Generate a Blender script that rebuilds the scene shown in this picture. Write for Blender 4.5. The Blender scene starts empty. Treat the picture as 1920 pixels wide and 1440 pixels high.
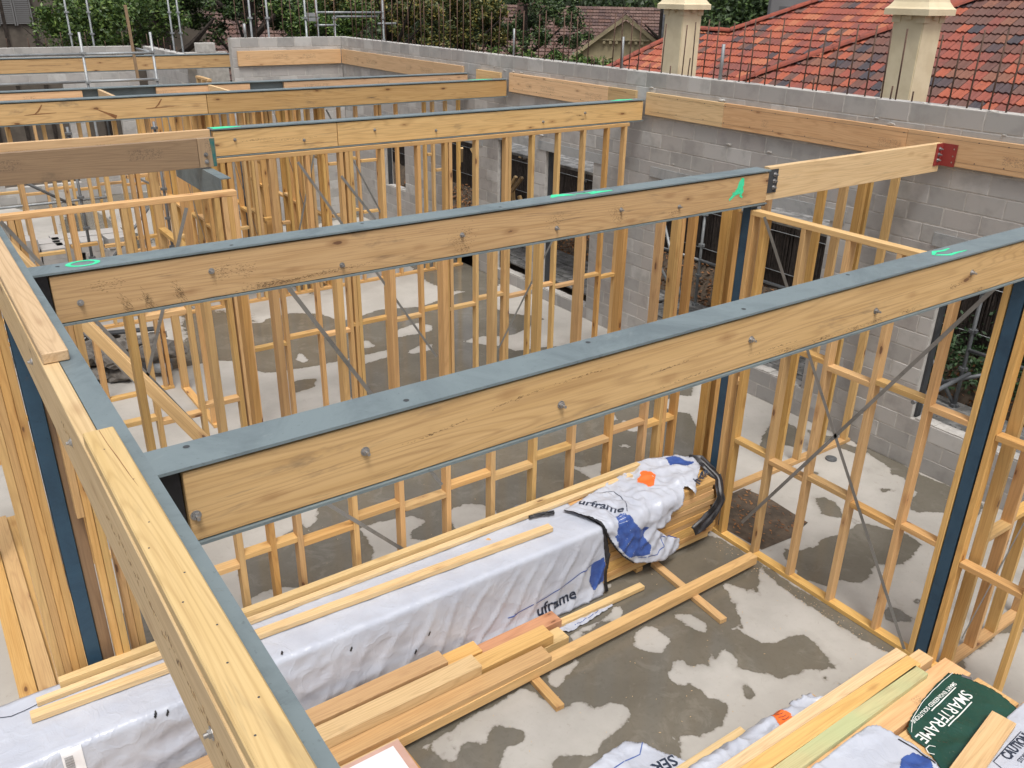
import bpy, bmesh, math, random
import numpy as np
from mathutils import Vector, Matrix, Quaternion, noise as mn
R = math.radians
random.seed(7)
scene = bpy.context.scene
COL = scene.collection
D = bpy.data

# ------------------------------------------------------------ node helpers
class NT:
    def __init__(s, name):
        s.m = D.materials.new(name); s.m.use_nodes = True
        s.t = s.m.node_tree; s.n = s.t.nodes; s.b = s.n['Principled BSDF']; s.out = s.n['Material Output']
    def add(s, typ, **kw):
        n = s.n.new(typ)
        for k, v in kw.items():
            if k in ('ins',):
                for kk, vv in v.items():
                    if hasattr(vv, 'is_output'): s.t.links.new(vv, n.inputs[kk])
                    else: n.inputs[kk].default_value = vv
            else: setattr(n, k, v)
        return n
    def link(s, a, b): s.t.links.new(a, b)
    def math(s, op, a, b=None, c=None, clamp=False):
        n = s.n.new('ShaderNodeMath'); n.operation = op; n.use_clamp = clamp
        for i, v in enumerate((a, b, c)):
            if v is None: continue
            if hasattr(v, 'is_output'): s.link(v, n.inputs[i])
            else: n.inputs[i].default_value = v
        return n.outputs[0]
    def vmath(s, op, a, b=None):
        n = s.n.new('ShaderNodeVectorMath'); n.operation = op
        for i, v in enumerate((a, b)):
            if v is None: continue
            if hasattr(v, 'is_output'): s.link(v, n.inputs[i])
            else: n.inputs[i].default_value = v
        return n.outputs[0]
    def noise(s, vec, scale=5, detail=3, rough=.5, dist=0, lac=2):
        n = s.add('ShaderNodeTexNoise', ins={'Scale': scale, 'Detail': detail, 'Roughness': rough, 'Distortion': dist})
        if vec is not None: s.link(vec, n.inputs['Vector'])
        return n.outputs['Fac']
    def ramp(s, fac, pts, interp='LINEAR'):
        n = s.n.new('ShaderNodeValToRGB'); r = n.color_ramp; r.interpolation = interp
        while len(r.elements) > 1: r.elements.remove(r.elements[-1])
        for i, (p, c) in enumerate(pts):
            e = r.elements[0] if i == 0 else r.elements.new(p)
            e.position = p; e.color = (*c, 1) if len(c) == 3 else c
        s.link(fac, n.inputs[0]); return n.outputs[0]
    def mix(s, fac, a, b, typ='MIX'):
        n = s.n.new('ShaderNodeMix'); n.data_type = 'RGBA'; n.blend_type = typ
        for i, v in ((0, fac), (6, a), (7, b)):
            if hasattr(v, 'is_output'): s.link(v, n.inputs[i])
            else: n.inputs[i].default_value = v if i == 0 else ((*v, 1) if len(v) == 3 else v)
        return n.outputs[2]
    def smooth(s, v, lo, hi):
        n = s.n.new('ShaderNodeMapRange'); n.interpolation_type = 'SMOOTHSTEP'
        s.link(v, n.inputs[0]); n.inputs[1].default_value = lo; n.inputs[2].default_value = hi
        return n.outputs[0]
    def bump(s, h, strength=.3, dist=.01):
        n = s.n.new('ShaderNodeBump'); n.inputs['Strength'].default_value = strength; n.inputs['Distance'].default_value = dist
        s.link(h, n.inputs['Height']); s.link(n.outputs[0], s.b.inputs['Normal'])
    def col(s, c):
        if hasattr(c, 'is_output'): s.link(c, s.b.inputs['Base Color'])
        else: s.b.inputs['Base Color'].default_value = (*c, 1)
    def rough(s, r):
        if hasattr(r, 'is_output'): s.link(r, s.b.inputs['Roughness'])
        else: s.b.inputs['Roughness'].default_value = r
    def coord(s, kind='Object', rnd=True):
        tc = s.n.new('ShaderNodeTexCoord'); o = tc.outputs[kind]
        if rnd:
            oi = s.n.new('ShaderNodeObjectInfo')
            k = s.math('MULTIPLY', oi.outputs['Random'], 173.0)
            cx = s.n.new('ShaderNodeCombineXYZ'); s.link(k, cx.inputs[0]); s.link(k, cx.inputs[1]); s.link(k, cx.inputs[2])
            o = s.vmath('ADD', o, cx.outputs[0]); s.rnd = oi.outputs['Random']
        return o

def wood(name, light, mid, dark, stain=.35, knots=1.0, stampy=False, green=None, grain=1.0):
    w = NT(name); raw = w.n.new('ShaderNodeTexCoord').outputs['Object']; o = w.coord()
    v1 = w.vmath('MULTIPLY', o, (.9, 16, 16)); v2 = w.vmath('MULTIPLY', o, (2.5, 120, 120))
    big = w.noise(v1, 1, 3, .55, .4); fine = w.noise(v2, 1, 3, .6)
    # growth-ring lines: bands of a slowly wandering field
    fld = w.noise(w.vmath('MULTIPLY', o, (.26, 4.6, 4.6)), 1, 2, .45, .15)
    ring = w.math('FRACT', w.math('MULTIPLY', fld, 26.0))
    ringl = w.smooth(w.math('ABSOLUTE', w.math('SUBTRACT', ring, .5)), .5, .25)
    c = w.ramp(big, [(.25, mid), (.5, light), (.8, mid)])
    c = w.mix(w.math('MULTIPLY', w.math('SUBTRACT', 1.0, ringl), .25 * grain), c, dark)
    c = w.mix(w.math('MULTIPLY', w.smooth(fine, .42, .75), .30 * grain), c, dark)
    # knots
    kv = w.vmath('MULTIPLY', o, (3.3, 9.5, 9.5))
    kd = w.noise(w.vmath('MULTIPLY', o, (30, 30, 30)), 1, 2)
    vo = w.add('ShaderNodeTexVoronoi', feature='F1', ins={'Scale': 1.0}); w.link(kv, vo.inputs['Vector'])
    dist = w.math('ADD', vo.outputs['Distance'], w.math('MULTIPLY', w.math('SUBTRACT', kd, .5), .08))
    sel = w.math('GREATER_THAN', w.add('ShaderNodeSeparateColor', ins={0: vo.outputs['Color']}).outputs[0], .62)
    halo = w.math('MULTIPLY', w.math('MULTIPLY', w.smooth(dist, .34, .1), sel), .45 * knots)
    core = w.math('MULTIPLY', w.math('MULTIPLY', w.smooth(dist, .13, .09), sel), .85 * knots)
    c = w.mix(halo, c, (dark[0] * .85, dark[1] * .7, dark[2] * .6))
    c = w.mix(core, c, (.13, .055, .025))
    # weather marks
    sk = w.noise(w.vmath('MULTIPLY', o, (1.0, 17, 17)), 1, 5, .7, .3)
    c = w.mix(w.math('MULTIPLY', w.smooth(sk, .60, .72), stain * 1.1), c, (.11, .075, .05))
    st = w.noise(w.vmath('MULTIPLY', o, (1.6, 6, 6)), 1, 5, .65, .6)
    c = w.mix(w.math('MULTIPLY', w.smooth(st, .58, .76), stain), c, (.12, .09, .065))
    if stampy:
        sx = w.add('ShaderNodeSeparateXYZ', ins={0: raw})
        band = w.smooth(w.math('ABSOLUTE', w.math('ADD', sx.outputs[2], sx.outputs[1])), .055, .04)
        nz = w.noise(w.vmath('MULTIPLY', o, (85, 130, 130)), 1, 2, .6)
        blk = w.smooth(w.noise(w.vmath('MULTIPLY', o, (1.7, 0, 0)), 1, 1), .53, .56)
        f = w.math('MULTIPLY', w.math('MULTIPLY', band, blk), w.math('MULTIPLY', w.smooth(nz, .5, .6), .42))
        c = w.mix(f, c, (.05, .04, .04))
    if green:
        gx = w.add('ShaderNodeSeparateXYZ', ins={0: raw}).outputs[0]
        gm = w.smooth(w.noise(o, 2.2, 2), .38, .6)
        c = w.mix(w.math('MULTIPLY', gm, .75), c, green)
    hv = w.n.new('ShaderNodeHueSaturation'); w.link(c, hv.inputs['Color'])
    w.link(w.math('ADD', .80, w.math('MULTIPLY', w.rnd, .31)), hv.inputs['Value'])
    w.link(w.math('ADD', .494, w.math('MULTIPLY', w.math('FRACT', w.math('MULTIPLY', w.rnd, 7.3)), .012)), hv.inputs['Hue'])
    w.link(w.math('ADD', .9, w.math('MULTIPLY', w.math('FRACT', w.math('MULTIPLY', w.rnd, 13.7)), .16)), hv.inputs['Saturation'])
    w.col(hv.outputs[0]); w.rough(.62)
    w.bump(w.math('ADD', fine, w.math('MULTIPLY', ring, .4)), .25, .002)
    return w.m

M = {}
M['pine'] = wood('pine_timber', (.66, .41, .158), (.58, .338, .118), (.355, .17, .052), stain=.12)
M['lvl'] = wood('beam_timber', (.64, .42, .195), (.545, .34, .142), (.28, .145, .053), stain=.6, knots=1, grain=1.1)
M['lvlorange'] = wood('orange_timber', (.76, .50, .265), (.69, .425, .21), (.42, .22, .09), stain=.15, knots=.5, stampy=True)
M['lvlbrown'] = wood('weathered_timber', (.36, .24, .14), (.29, .19, .115), (.17, .10, .06), stain=.5, stampy=True)
M['palepine'] = wood('pale_timber', (.73, .52, .27), (.66, .45, .21), (.40, .23, .09), stain=.25, knots=.9, grain=1.15)
M['treated'] = wood('treated_timber', (.50, .46, .22), (.42, .38, .18), (.24, .17, .07), stain=.2, green=(.38, .44, .22))
M['redboard'] = wood('red_board', (.55, .28, .16), (.46, .22, .12), (.3, .12, .07), stain=.15)

def steel(name, base, dark, rough=.42, metallic=0.0, spots=.5):
    w = NT(name); o = w.coord()
    n1 = w.noise(w.vmath('MULTIPLY', o, (2.4, 2.4, 2.4)), 1, 6, .7, .8); n2 = w.noise(o, 60, 3, .6); n3 = w.noise(o, 9, 5, .7, .5)
    c = w.mix(w.smooth(n1, .42, .72), base, dark)
    c = w.mix(w.math('MULTIPLY', w.smooth(n2, .62, .75), spots), c, (dark[0] * .5, dark[1] * .5, dark[2] * .5))
    c = w.mix(w.math('MULTIPLY', w.smooth(n3, .6, .72), .22), c, (base[0] * 1.5 + .03, base[1] * 1.4 + .03, base[2] * 1.3 + .02)); c = w.mix(w.math('MULTIPLY', w.smooth(n3, .36, .27), .35), c, (.09, .065, .05))
    w.col(c); w.rough(w.math('ADD', rough, w.math('MULTIPLY', n1, .25))); w.b.inputs['Metallic'].default_value = metallic
    w.bump(n2, .08, .002); return w.m
M['steel'] = steel('blue_grey_steel', (.172, .215, .228), (.12, .152, .165), .36)
M['navy'] = steel('navy_steel', (.026, .07, .118), (.017, .046, .08), .5)
M['galv'] = steel('galvanised', (.34, .36, .37), (.2, .215, .225), .4, .35)
M['galvdark'] = steel('old_galvanised', (.2, .21, .22), (.1, .11, .12), .5, .5)
M['strap'] = steel('galv_strap', (.30, .295, .28), (.2, .2, .19), .45, .55)
M['zinc'] = steel('zinc_bolt', (.42, .42, .42), (.25, .25, .25), .35, .85)
M['darksteel'] = steel('dark_steel', (.05, .055, .06), (.03, .03, .033), .5)
M['lintel'] = steel('lintel_steel', (.42, .44, .45), (.28, .3, .31), .5, .3)
M['red'] = steel('red_primer', (.28, .035, .03), (.19, .025, .02), .5)
M['rust'] = steel('rusty_bar', (.12, .07, .05), (.06, .038, .03), .8)

def plain(name, c, rough=.6, n=0, ns=8, c2=None, bump=0, metallic=0):
    w = NT(name); w.rough(rough); w.b.inputs['Metallic'].default_value = metallic
    if c2:
        o = w.coord(); f = w.noise(o, ns, 4, .6); w.col(w.mix(w.smooth(f, .35, .65), c, c2))
        if bump: w.bump(f, bump, .01)
    else: w.col(c)
    return w.m
M['green'] = plain('green_spray', (.03, .66, .3), .6, c2=(.08, .72, .4), ns=30)
M['black'] = plain('black_plastic', (.010, .010, .012), .42, c2=(.03, .03, .035))
M['blueprint'] = plain('blue_print', (.03, .07, .26), .4, c2=(.045, .1, .33), ns=20)
M['ink'] = plain('dark_ink', (.02, .03, .055), .5)
M['whiteink'] = plain('white_ink', (.75, .78, .75), .5)
M['orange'] = plain('orange_label', (.85, .16, .03), .5)
M['paper'] = plain('white_paper', (.8, .8, .82), .6)
M['barcode'] = plain('barcode_grey', (.12, .12, .13), .6)
def wrapmat(name, c, c2, rough=.27):
    w = NT(name); tc = w.n.new('ShaderNodeTexCoord').outputs['Object']
    f = w.noise(tc, 3, 4, .6); d = w.noise(tc, 40, 4, .7)
    col = w.mix(w.smooth(f, .3, .75), c, c2)
    col = w.mix(w.math('MULTIPLY', w.smooth(d, .63, .75), .35), col, (.25, .23, .2))
    w.col(col); w.rough(rough)
    a = w.noise(w.vmath('MULTIPLY', tc, (14, 5, 9)), 1, 3, .5, 1.2); b = w.noise(tc, 28, 3, .5, .8)
    cr = w.math('ABSOLUTE', w.math('SUBTRACT', w.noise(w.vmath('MULTIPLY', tc, (5, 4, 4)), 1, 2, .5, .8), .5)); cr2 = w.math('ABSOLUTE', w.math('SUBTRACT', w.noise(w.vmath('MULTIPLY', tc, (13, 9, 11)), 1, 2, .5, 1.2), .5))
    w.bump(w.math('ADD', w.math('MULTIPLY', b, .10), w.math('ADD', w.math('MULTIPLY', w.smooth(cr, .07, 0), .55), w.math('MULTIPLY', w.smooth(cr2, .06, 0), .18))), .30, .009)
    return w.m
M['wrap'] = wrapmat('white_wrap', (.44, .47, .545), (.50, .53, .60))
M['gwrap'] = wrapmat('green_wrap', (.012, .055, .042), (.018, .072, .055))

# concrete block, colour per block
w = NT('concrete_block'); o = w.n.new('ShaderNodeTexCoord').outputs['Object']
g = w.n.new('ShaderNodeNewGeometry').outputs['Random Per Island']
c = w.ramp(g, [(0, (.34, .335, .325)), (.25, (.40, .392, .378)), (.5, (.385, .366, .352)), (.75, (.43, .42, .405)), (1, (.50, .495, .48))])
f = w.noise(o, 3.5, 4, .6); f2 = w.noise(o, 90, 3, .7)
c = w.mix(w.math('MULTIPLY', w.smooth(f, .45, .7), .42), c, (.22, .215, .205))
c = w.mix(w.math('MULTIPLY', w.smooth(f2, .55, .75), .3), c, (.42, .41, .39)); w.col(c); w.rough(.9); w.bump(f2, .35, .004)
M['block'] = w.m
M['mortar'] = plain('mortar', (.50, .485, .455), .95, c2=(.40, .385, .36), ns=12, bump=.6)
# slab
w = NT('slab_concrete'); o = w.n.new('ShaderNodeTexCoord').outputs['Object']
at = w.add('ShaderNodeAttribute', attribute_name='wet').outputs['Fac']
e = w.math('ADD', at, w.math('MULTIPLY', w.math('SUBTRACT', w.noise(o, 9, 5, .62), .5), .11))
wet = w.smooth(e, -.007, .006); rim = w.smooth(w.math('ABSOLUTE', e), .02, 0)
f = w.noise(o, 1.3, 5, .6); f2 = w.noise(o, 26, 4, .65)
dryc = w.mix(w.smooth(f, .35, .68), (.375, .357, .326), (.445, .426, .392))
dryc = w.mix(w.math('MULTIPLY', w.smooth(f2, .56, .72), .35), dryc, (.31, .29, .25))
dryc = w.mix(w.math('MULTIPLY', w.smooth(w.noise(o, 4, 5, .7, 1), .62, .72), .3), dryc, (.3, .27, .22))
wetc = w.mix(w.smooth(f, .3, .7), (.132, .120, .096), (.168, .153, .124))
wetc = w.mix(w.math('MULTIPLY', w.smooth(f2, .5, .7), .35), wetc, (.11, .098, .075))
halo = w.math('MULTIPLY', w.smooth(e, -.11, -.0), w.smooth(w.noise(o, 2.1, 3), .45, .62)); dryc = w.mix(w.math('MULTIPLY', halo, .38), dryc, (.26, .245, .215))
foot = w.noise(o, 6, 6, .75, 1.5); dryc = w.mix(w.math('MULTIPLY', w.smooth(foot, .60, .70), .4), dryc, (.27, .24, .19))
wetc = w.mix(w.math('MULTIPLY', w.smooth(w.noise(o, 3.3, 5, .7, 1), .52, .66), .45), wetc, (.215, .20, .17))
c = w.mix(wet, dryc, wetc); c = w.mix(w.math('MULTIPLY', rim, .25), c, (.12, .105, .08)); w.col(c)
rr = w.n.new('ShaderNodeMapRange'); w.link(wet, rr.inputs[0]); rr.inputs[3].default_value = .85; rr.inputs[4].default_value = .10
w.link(rr.outputs[0], w.b.inputs['Roughness'])
bs = w.math('MULTIPLY', w.math('SUBTRACT', 1.0, w.math('MULTIPLY', wet, .93)), f2); w.bump(bs, .25, .004)
M['slab'] = w.m
# soil, mulch
M['soil'] = plain('soil', (.115, .085, .06), .95, c2=(.06, .047, .035), ns=7, bump=1)
M['leaflitter'] = plain('dry_leaf', (.30, .14, .05), .8, c2=(.16, .07, .03), ns=3)
M['rubble'] = plain('rubble_stone', (.2, .185, .165), .95, c2=(.1, .09, .08), ns=9, bump=1)
def leafmat(name, a, b, c3):
    w = NT(name); g = w.n.new('ShaderNodeNewGeometry'); c = w.ramp(g.outputs['Random Per Island'], [(0, a), (.55, b), (1, c3)])
    w.col(c); w.rough(.55); w.b.inputs['Subsurface Weight'].default_value = 0; return w.m
M['leafdark'] = leafmat('dark_leaves', (.016, .034, .011), (.034, .066, .018), (.085, .14, .032))
M['leafgreen'] = leafmat('green_leaves', (.025, .055, .012), (.055, .11, .02), (.15, .22, .04))
M['leafyellow'] = leafmat('yellow_leaves', (.03, .05, .014), (.075, .095, .022), (.26, .20, .045))
M['leafivy'] = leafmat('ivy_leaves', (.015, .035, .012), (.025, .06, .02), (.045, .09, .03))
M['bark'] = plain('bark', (.045, .035, .028), .95, c2=(.022, .017, .014), ns=9, bump=1)
w = NT('brushwood'); o = w.n.new('ShaderNodeTexCoord').outputs['Object']
f = w.noise(w.vmath('MULTIPLY', o, (60, 60, 5)), 1, 4, .7, .6)
w.col(w.ramp(f, [(.3, (.012, .009, .008)), (.55, (.05, .038, .032)), (.75, (.12, .095, .08))])); w.rough(.95); w.bump(f, 1, .03)
M['brush'] = w.m
def tilemat(name, cols):
    w = NT(name); g = w.n.new('ShaderNodeNewGeometry').outputs['Random Per Island']; o = w.n.new('ShaderNodeTexCoord').outputs['Object']
    c = w.ramp(g, [(i / len(cols), k) for i, k in enumerate(cols)], 'CONSTANT')
    f = w.noise(o, 9, 4, .65); c = w.mix(w.math('MULTIPLY', w.smooth(f, .5, .72), .4), c, (.07, .04, .035)); w.col(c); w.rough(.75); return w.m
O1, O2, R1, R2_, D1, D2_, B1 = (.33, .085, .045), (.38, .13, .065), (.26, .068, .045), (.20, .062, .048), (.07, .048, .052), (.05, .043, .052), (.13, .065, .052)
M['tileA'] = tilemat('orange_tiles', [O1, R1, R2_, O2, R1, O1, O1, R2_, O1, R1, B1, O1, O2, R1, D1, R2_, O1, B1])
M['tileB'] = tilemat('mixed_tiles', [B1, R1, D1, (.14, .06, .045), O1, B1, R2_, (.12, .055, .045), (.2, .085, .055), R1, B1, D2_, O1, R2_])
M['tileC'] = tilemat('brown_tiles', [(.11, .065, .055), (.14, .085, .07), (.09, .055, .05), (.13, .07, .055), (.16, .1, .085)])
M['ridge'] = plain('ridge_tile', (.30, .07, .04), .8, c2=(.2, .06, .045), ns=5)
M['cream'] = plain('cream_render', (.70, .61, .42), .85, c2=(.63, .54, .36), ns=4, bump=.15)
M['greyrender'] = plain('grey_render', (.30, .295, .295), .8, c2=(.26, .255, .255), ns=.7)
M['clad'] = plain('brown_cladding', (.13, .11, .09), .8, c2=(.095, .08, .065), ns=3)
M['louvre'] = plain('grey_louvre', (.17, .17, .17), .6)
M['weatherboard'] = plain('cream_board', (.42, .36, .22), .8, c2=(.34, .29, .18), ns=2)
M['pink'] = plain('pink_board', (.62, .40, .33), .7, c2=(.55, .34, .27), ns=4)
w = NT('plank_metal'); o = w.n.new('ShaderNodeTexCoord').outputs['Object']
vo = w.add('ShaderNodeTexVoronoi', ins={'Scale': 14.0, 'Randomness': .12}); w.link(o, vo.inputs['Vector'])
f = w.noise(o, 5, 5, .7)
c = w.mix(w.smooth(f, .42, .62), (.16, .16, .155), (.33, .33, .32)); c = w.mix(w.smooth(vo.outputs['Distance'], .26, .2), c, (.02, .02, .02))
w.col(c); w.rough(.6); w.b.inputs['Metallic'].default_value = .2; M['plank'] = w.m

# ------------------------------------------------------------ object helpers
def tag(o, label=None, cat=None, group=None, kind=None):
    if label: o['label'] = label
    if cat: o['category'] = cat
    if group: o['group'] = group
    if kind: o['kind'] = kind
    return o
def root(name, label, cat, loc, group=None):
    o = D.objects.new(name, None); COL.objects.link(o); o.location = loc; o.empty_display_size = .1
    return tag(o, label, cat, group)
def put(name, me, mat, loc=(0, 0, 0), rot=None, parent=None):
    o = D.objects.new(name, me); COL.objects.link(o)
    if mat is not None and not me.materials: me.materials.append(M[mat] if isinstance(mat, str) else mat)
    if mat is not None and me.materials[0] != (M[mat] if isinstance(mat, str) else mat):
        o.material_slots[0].link = 'OBJECT'; o.material_slots[0].material = M[mat] if isinstance(mat, str) else mat
    l = Vector(loc)
    if parent:
        o.parent = parent; p = parent
        while p: l -= p.location; p = p.parent
    o.location = l
    if rot is not None:
        o.rotation_mode = 'QUATERNION'; o.rotation_quaternion = rot
    return o
CACHE = {}
def boxmesh(L, w, t, bev=.0025, split=0):
    k = (round(L, 3), round(w, 3), round(t, 3), bev)
    if k in CACHE: return CACHE[k]
    bm = bmesh.new(); bmesh.ops.create_cube(bm, size=1); bmesh.ops.scale(bm, vec=(L, w, t), verts=bm.verts)
    b = min(bev, w / 4, t / 4, L / 4)
    if b > 0: bmesh.ops.bevel(bm, geom=bm.edges[:], offset=b, segments=1, affect='EDGES')
    me = D.meshes.new('timber_mesh'); bm.to_mesh(me); bm.free(); CACHE[k] = me; return me
def tim(name, p0, p1, w, t, mat, parent=None, up=(0, 0, 1), bev=.0025):
    """straight member from p0 to p1; t is its size along up, w across"""
    p0, p1, up = Vector(p0), Vector(p1), Vector(up); x = (p1 - p0); L = x.length; x.normalize()
    y = up.cross(x).normalized(); z = x.cross(y)
    rot = Matrix((x, y, z)).transposed().to_quaternion()
    return put(name, boxmesh(L, w, t, bev), mat, (p0 + p1) / 2, rot, parent)
def tbox(name, xr, yr, zr, mat, parent=None, bev=.0025):
    d = [xr[1] - xr[0], yr[1] - yr[0], zr[1] - zr[0]]; c = [(a[0] + a[1]) / 2 for a in (xr, yr, zr)]
    i = d.index(max(d))
    a = list(c); b = list(c); a[i] -= d[i] / 2; b[i] += d[i] / 2
    if i == 0: return tim(name, a, b, d[1], d[2], mat, parent, (0, 0, 1), bev)
    if i == 1: return tim(name, a, b, d[0], d[2], mat, parent, (0, 0, 1), bev)
    return tim(name, a, b, d[0], d[1], mat, parent, (0, 1, 0), bev)
def bm_box(bm, x0, x1, y0, y1, z0, z1):
    v = [bm.verts.new(p) for p in ((x0, y0, z0), (x1, y0, z0), (x1, y1, z0), (x0, y1, z0), (x0, y0, z1), (x1, y0, z1), (x1, y1, z1), (x0, y1, z1))]
    for f in ((0, 3, 2, 1), (4, 5, 6, 7), (0, 1, 5, 4), (1, 2, 6, 5), (2, 3, 7, 6), (3, 0, 4, 7)): bm.faces.new([v[i] for i in f])
    return v
def mesh_of(bm, name='mesh'):
    bmesh.ops.recalc_face_normals(bm, faces=bm.faces[:]); me = D.meshes.new(name); bm.to_mesh(me); bm.free(); return me
def bm_tube(bm, pts, r, n=8, caps=True):
    rings = []; pts = [Vector(p) for p in pts]
    rr = r if isinstance(r, (list, tuple)) else [r] * len(pts)
    for i, p in enumerate(pts):
        d = (pts[min(i + 1, len(pts) - 1)] - pts[max(i - 1, 0)]).normalized()
        a = d.orthogonal().normalized() if i == 0 else (a - d * a.dot(d)).normalized()
        b = d.cross(a); rings.append([bm.verts.new(p + (a * math.cos(k * 2 * math.pi / n) + b * math.sin(k * 2 * math.pi / n)) * rr[i]) for k in range(n)])
    for A, B in zip(rings, rings[1:]):
        for k in range(n): bm.faces.new((A[k], A[(k + 1) % n], B[(k + 1) % n], B[k]))
    if caps: bm.faces.new(rings[0][::-1]); bm.faces.new(rings[-1])
def tube(name, pts, r, mat, parent=None, n=8, smooth=True):
    c = Vector(pts[0]); bm = bmesh.new(); bm_tube(bm, [Vector(p) - c for p in pts], r, n); me = mesh_of(bm)
    if smooth:
        for p in me.polygons: p.use_smooth = len(p.vertices) == 4
    return put(name, me, mat, c, None, parent)

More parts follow.
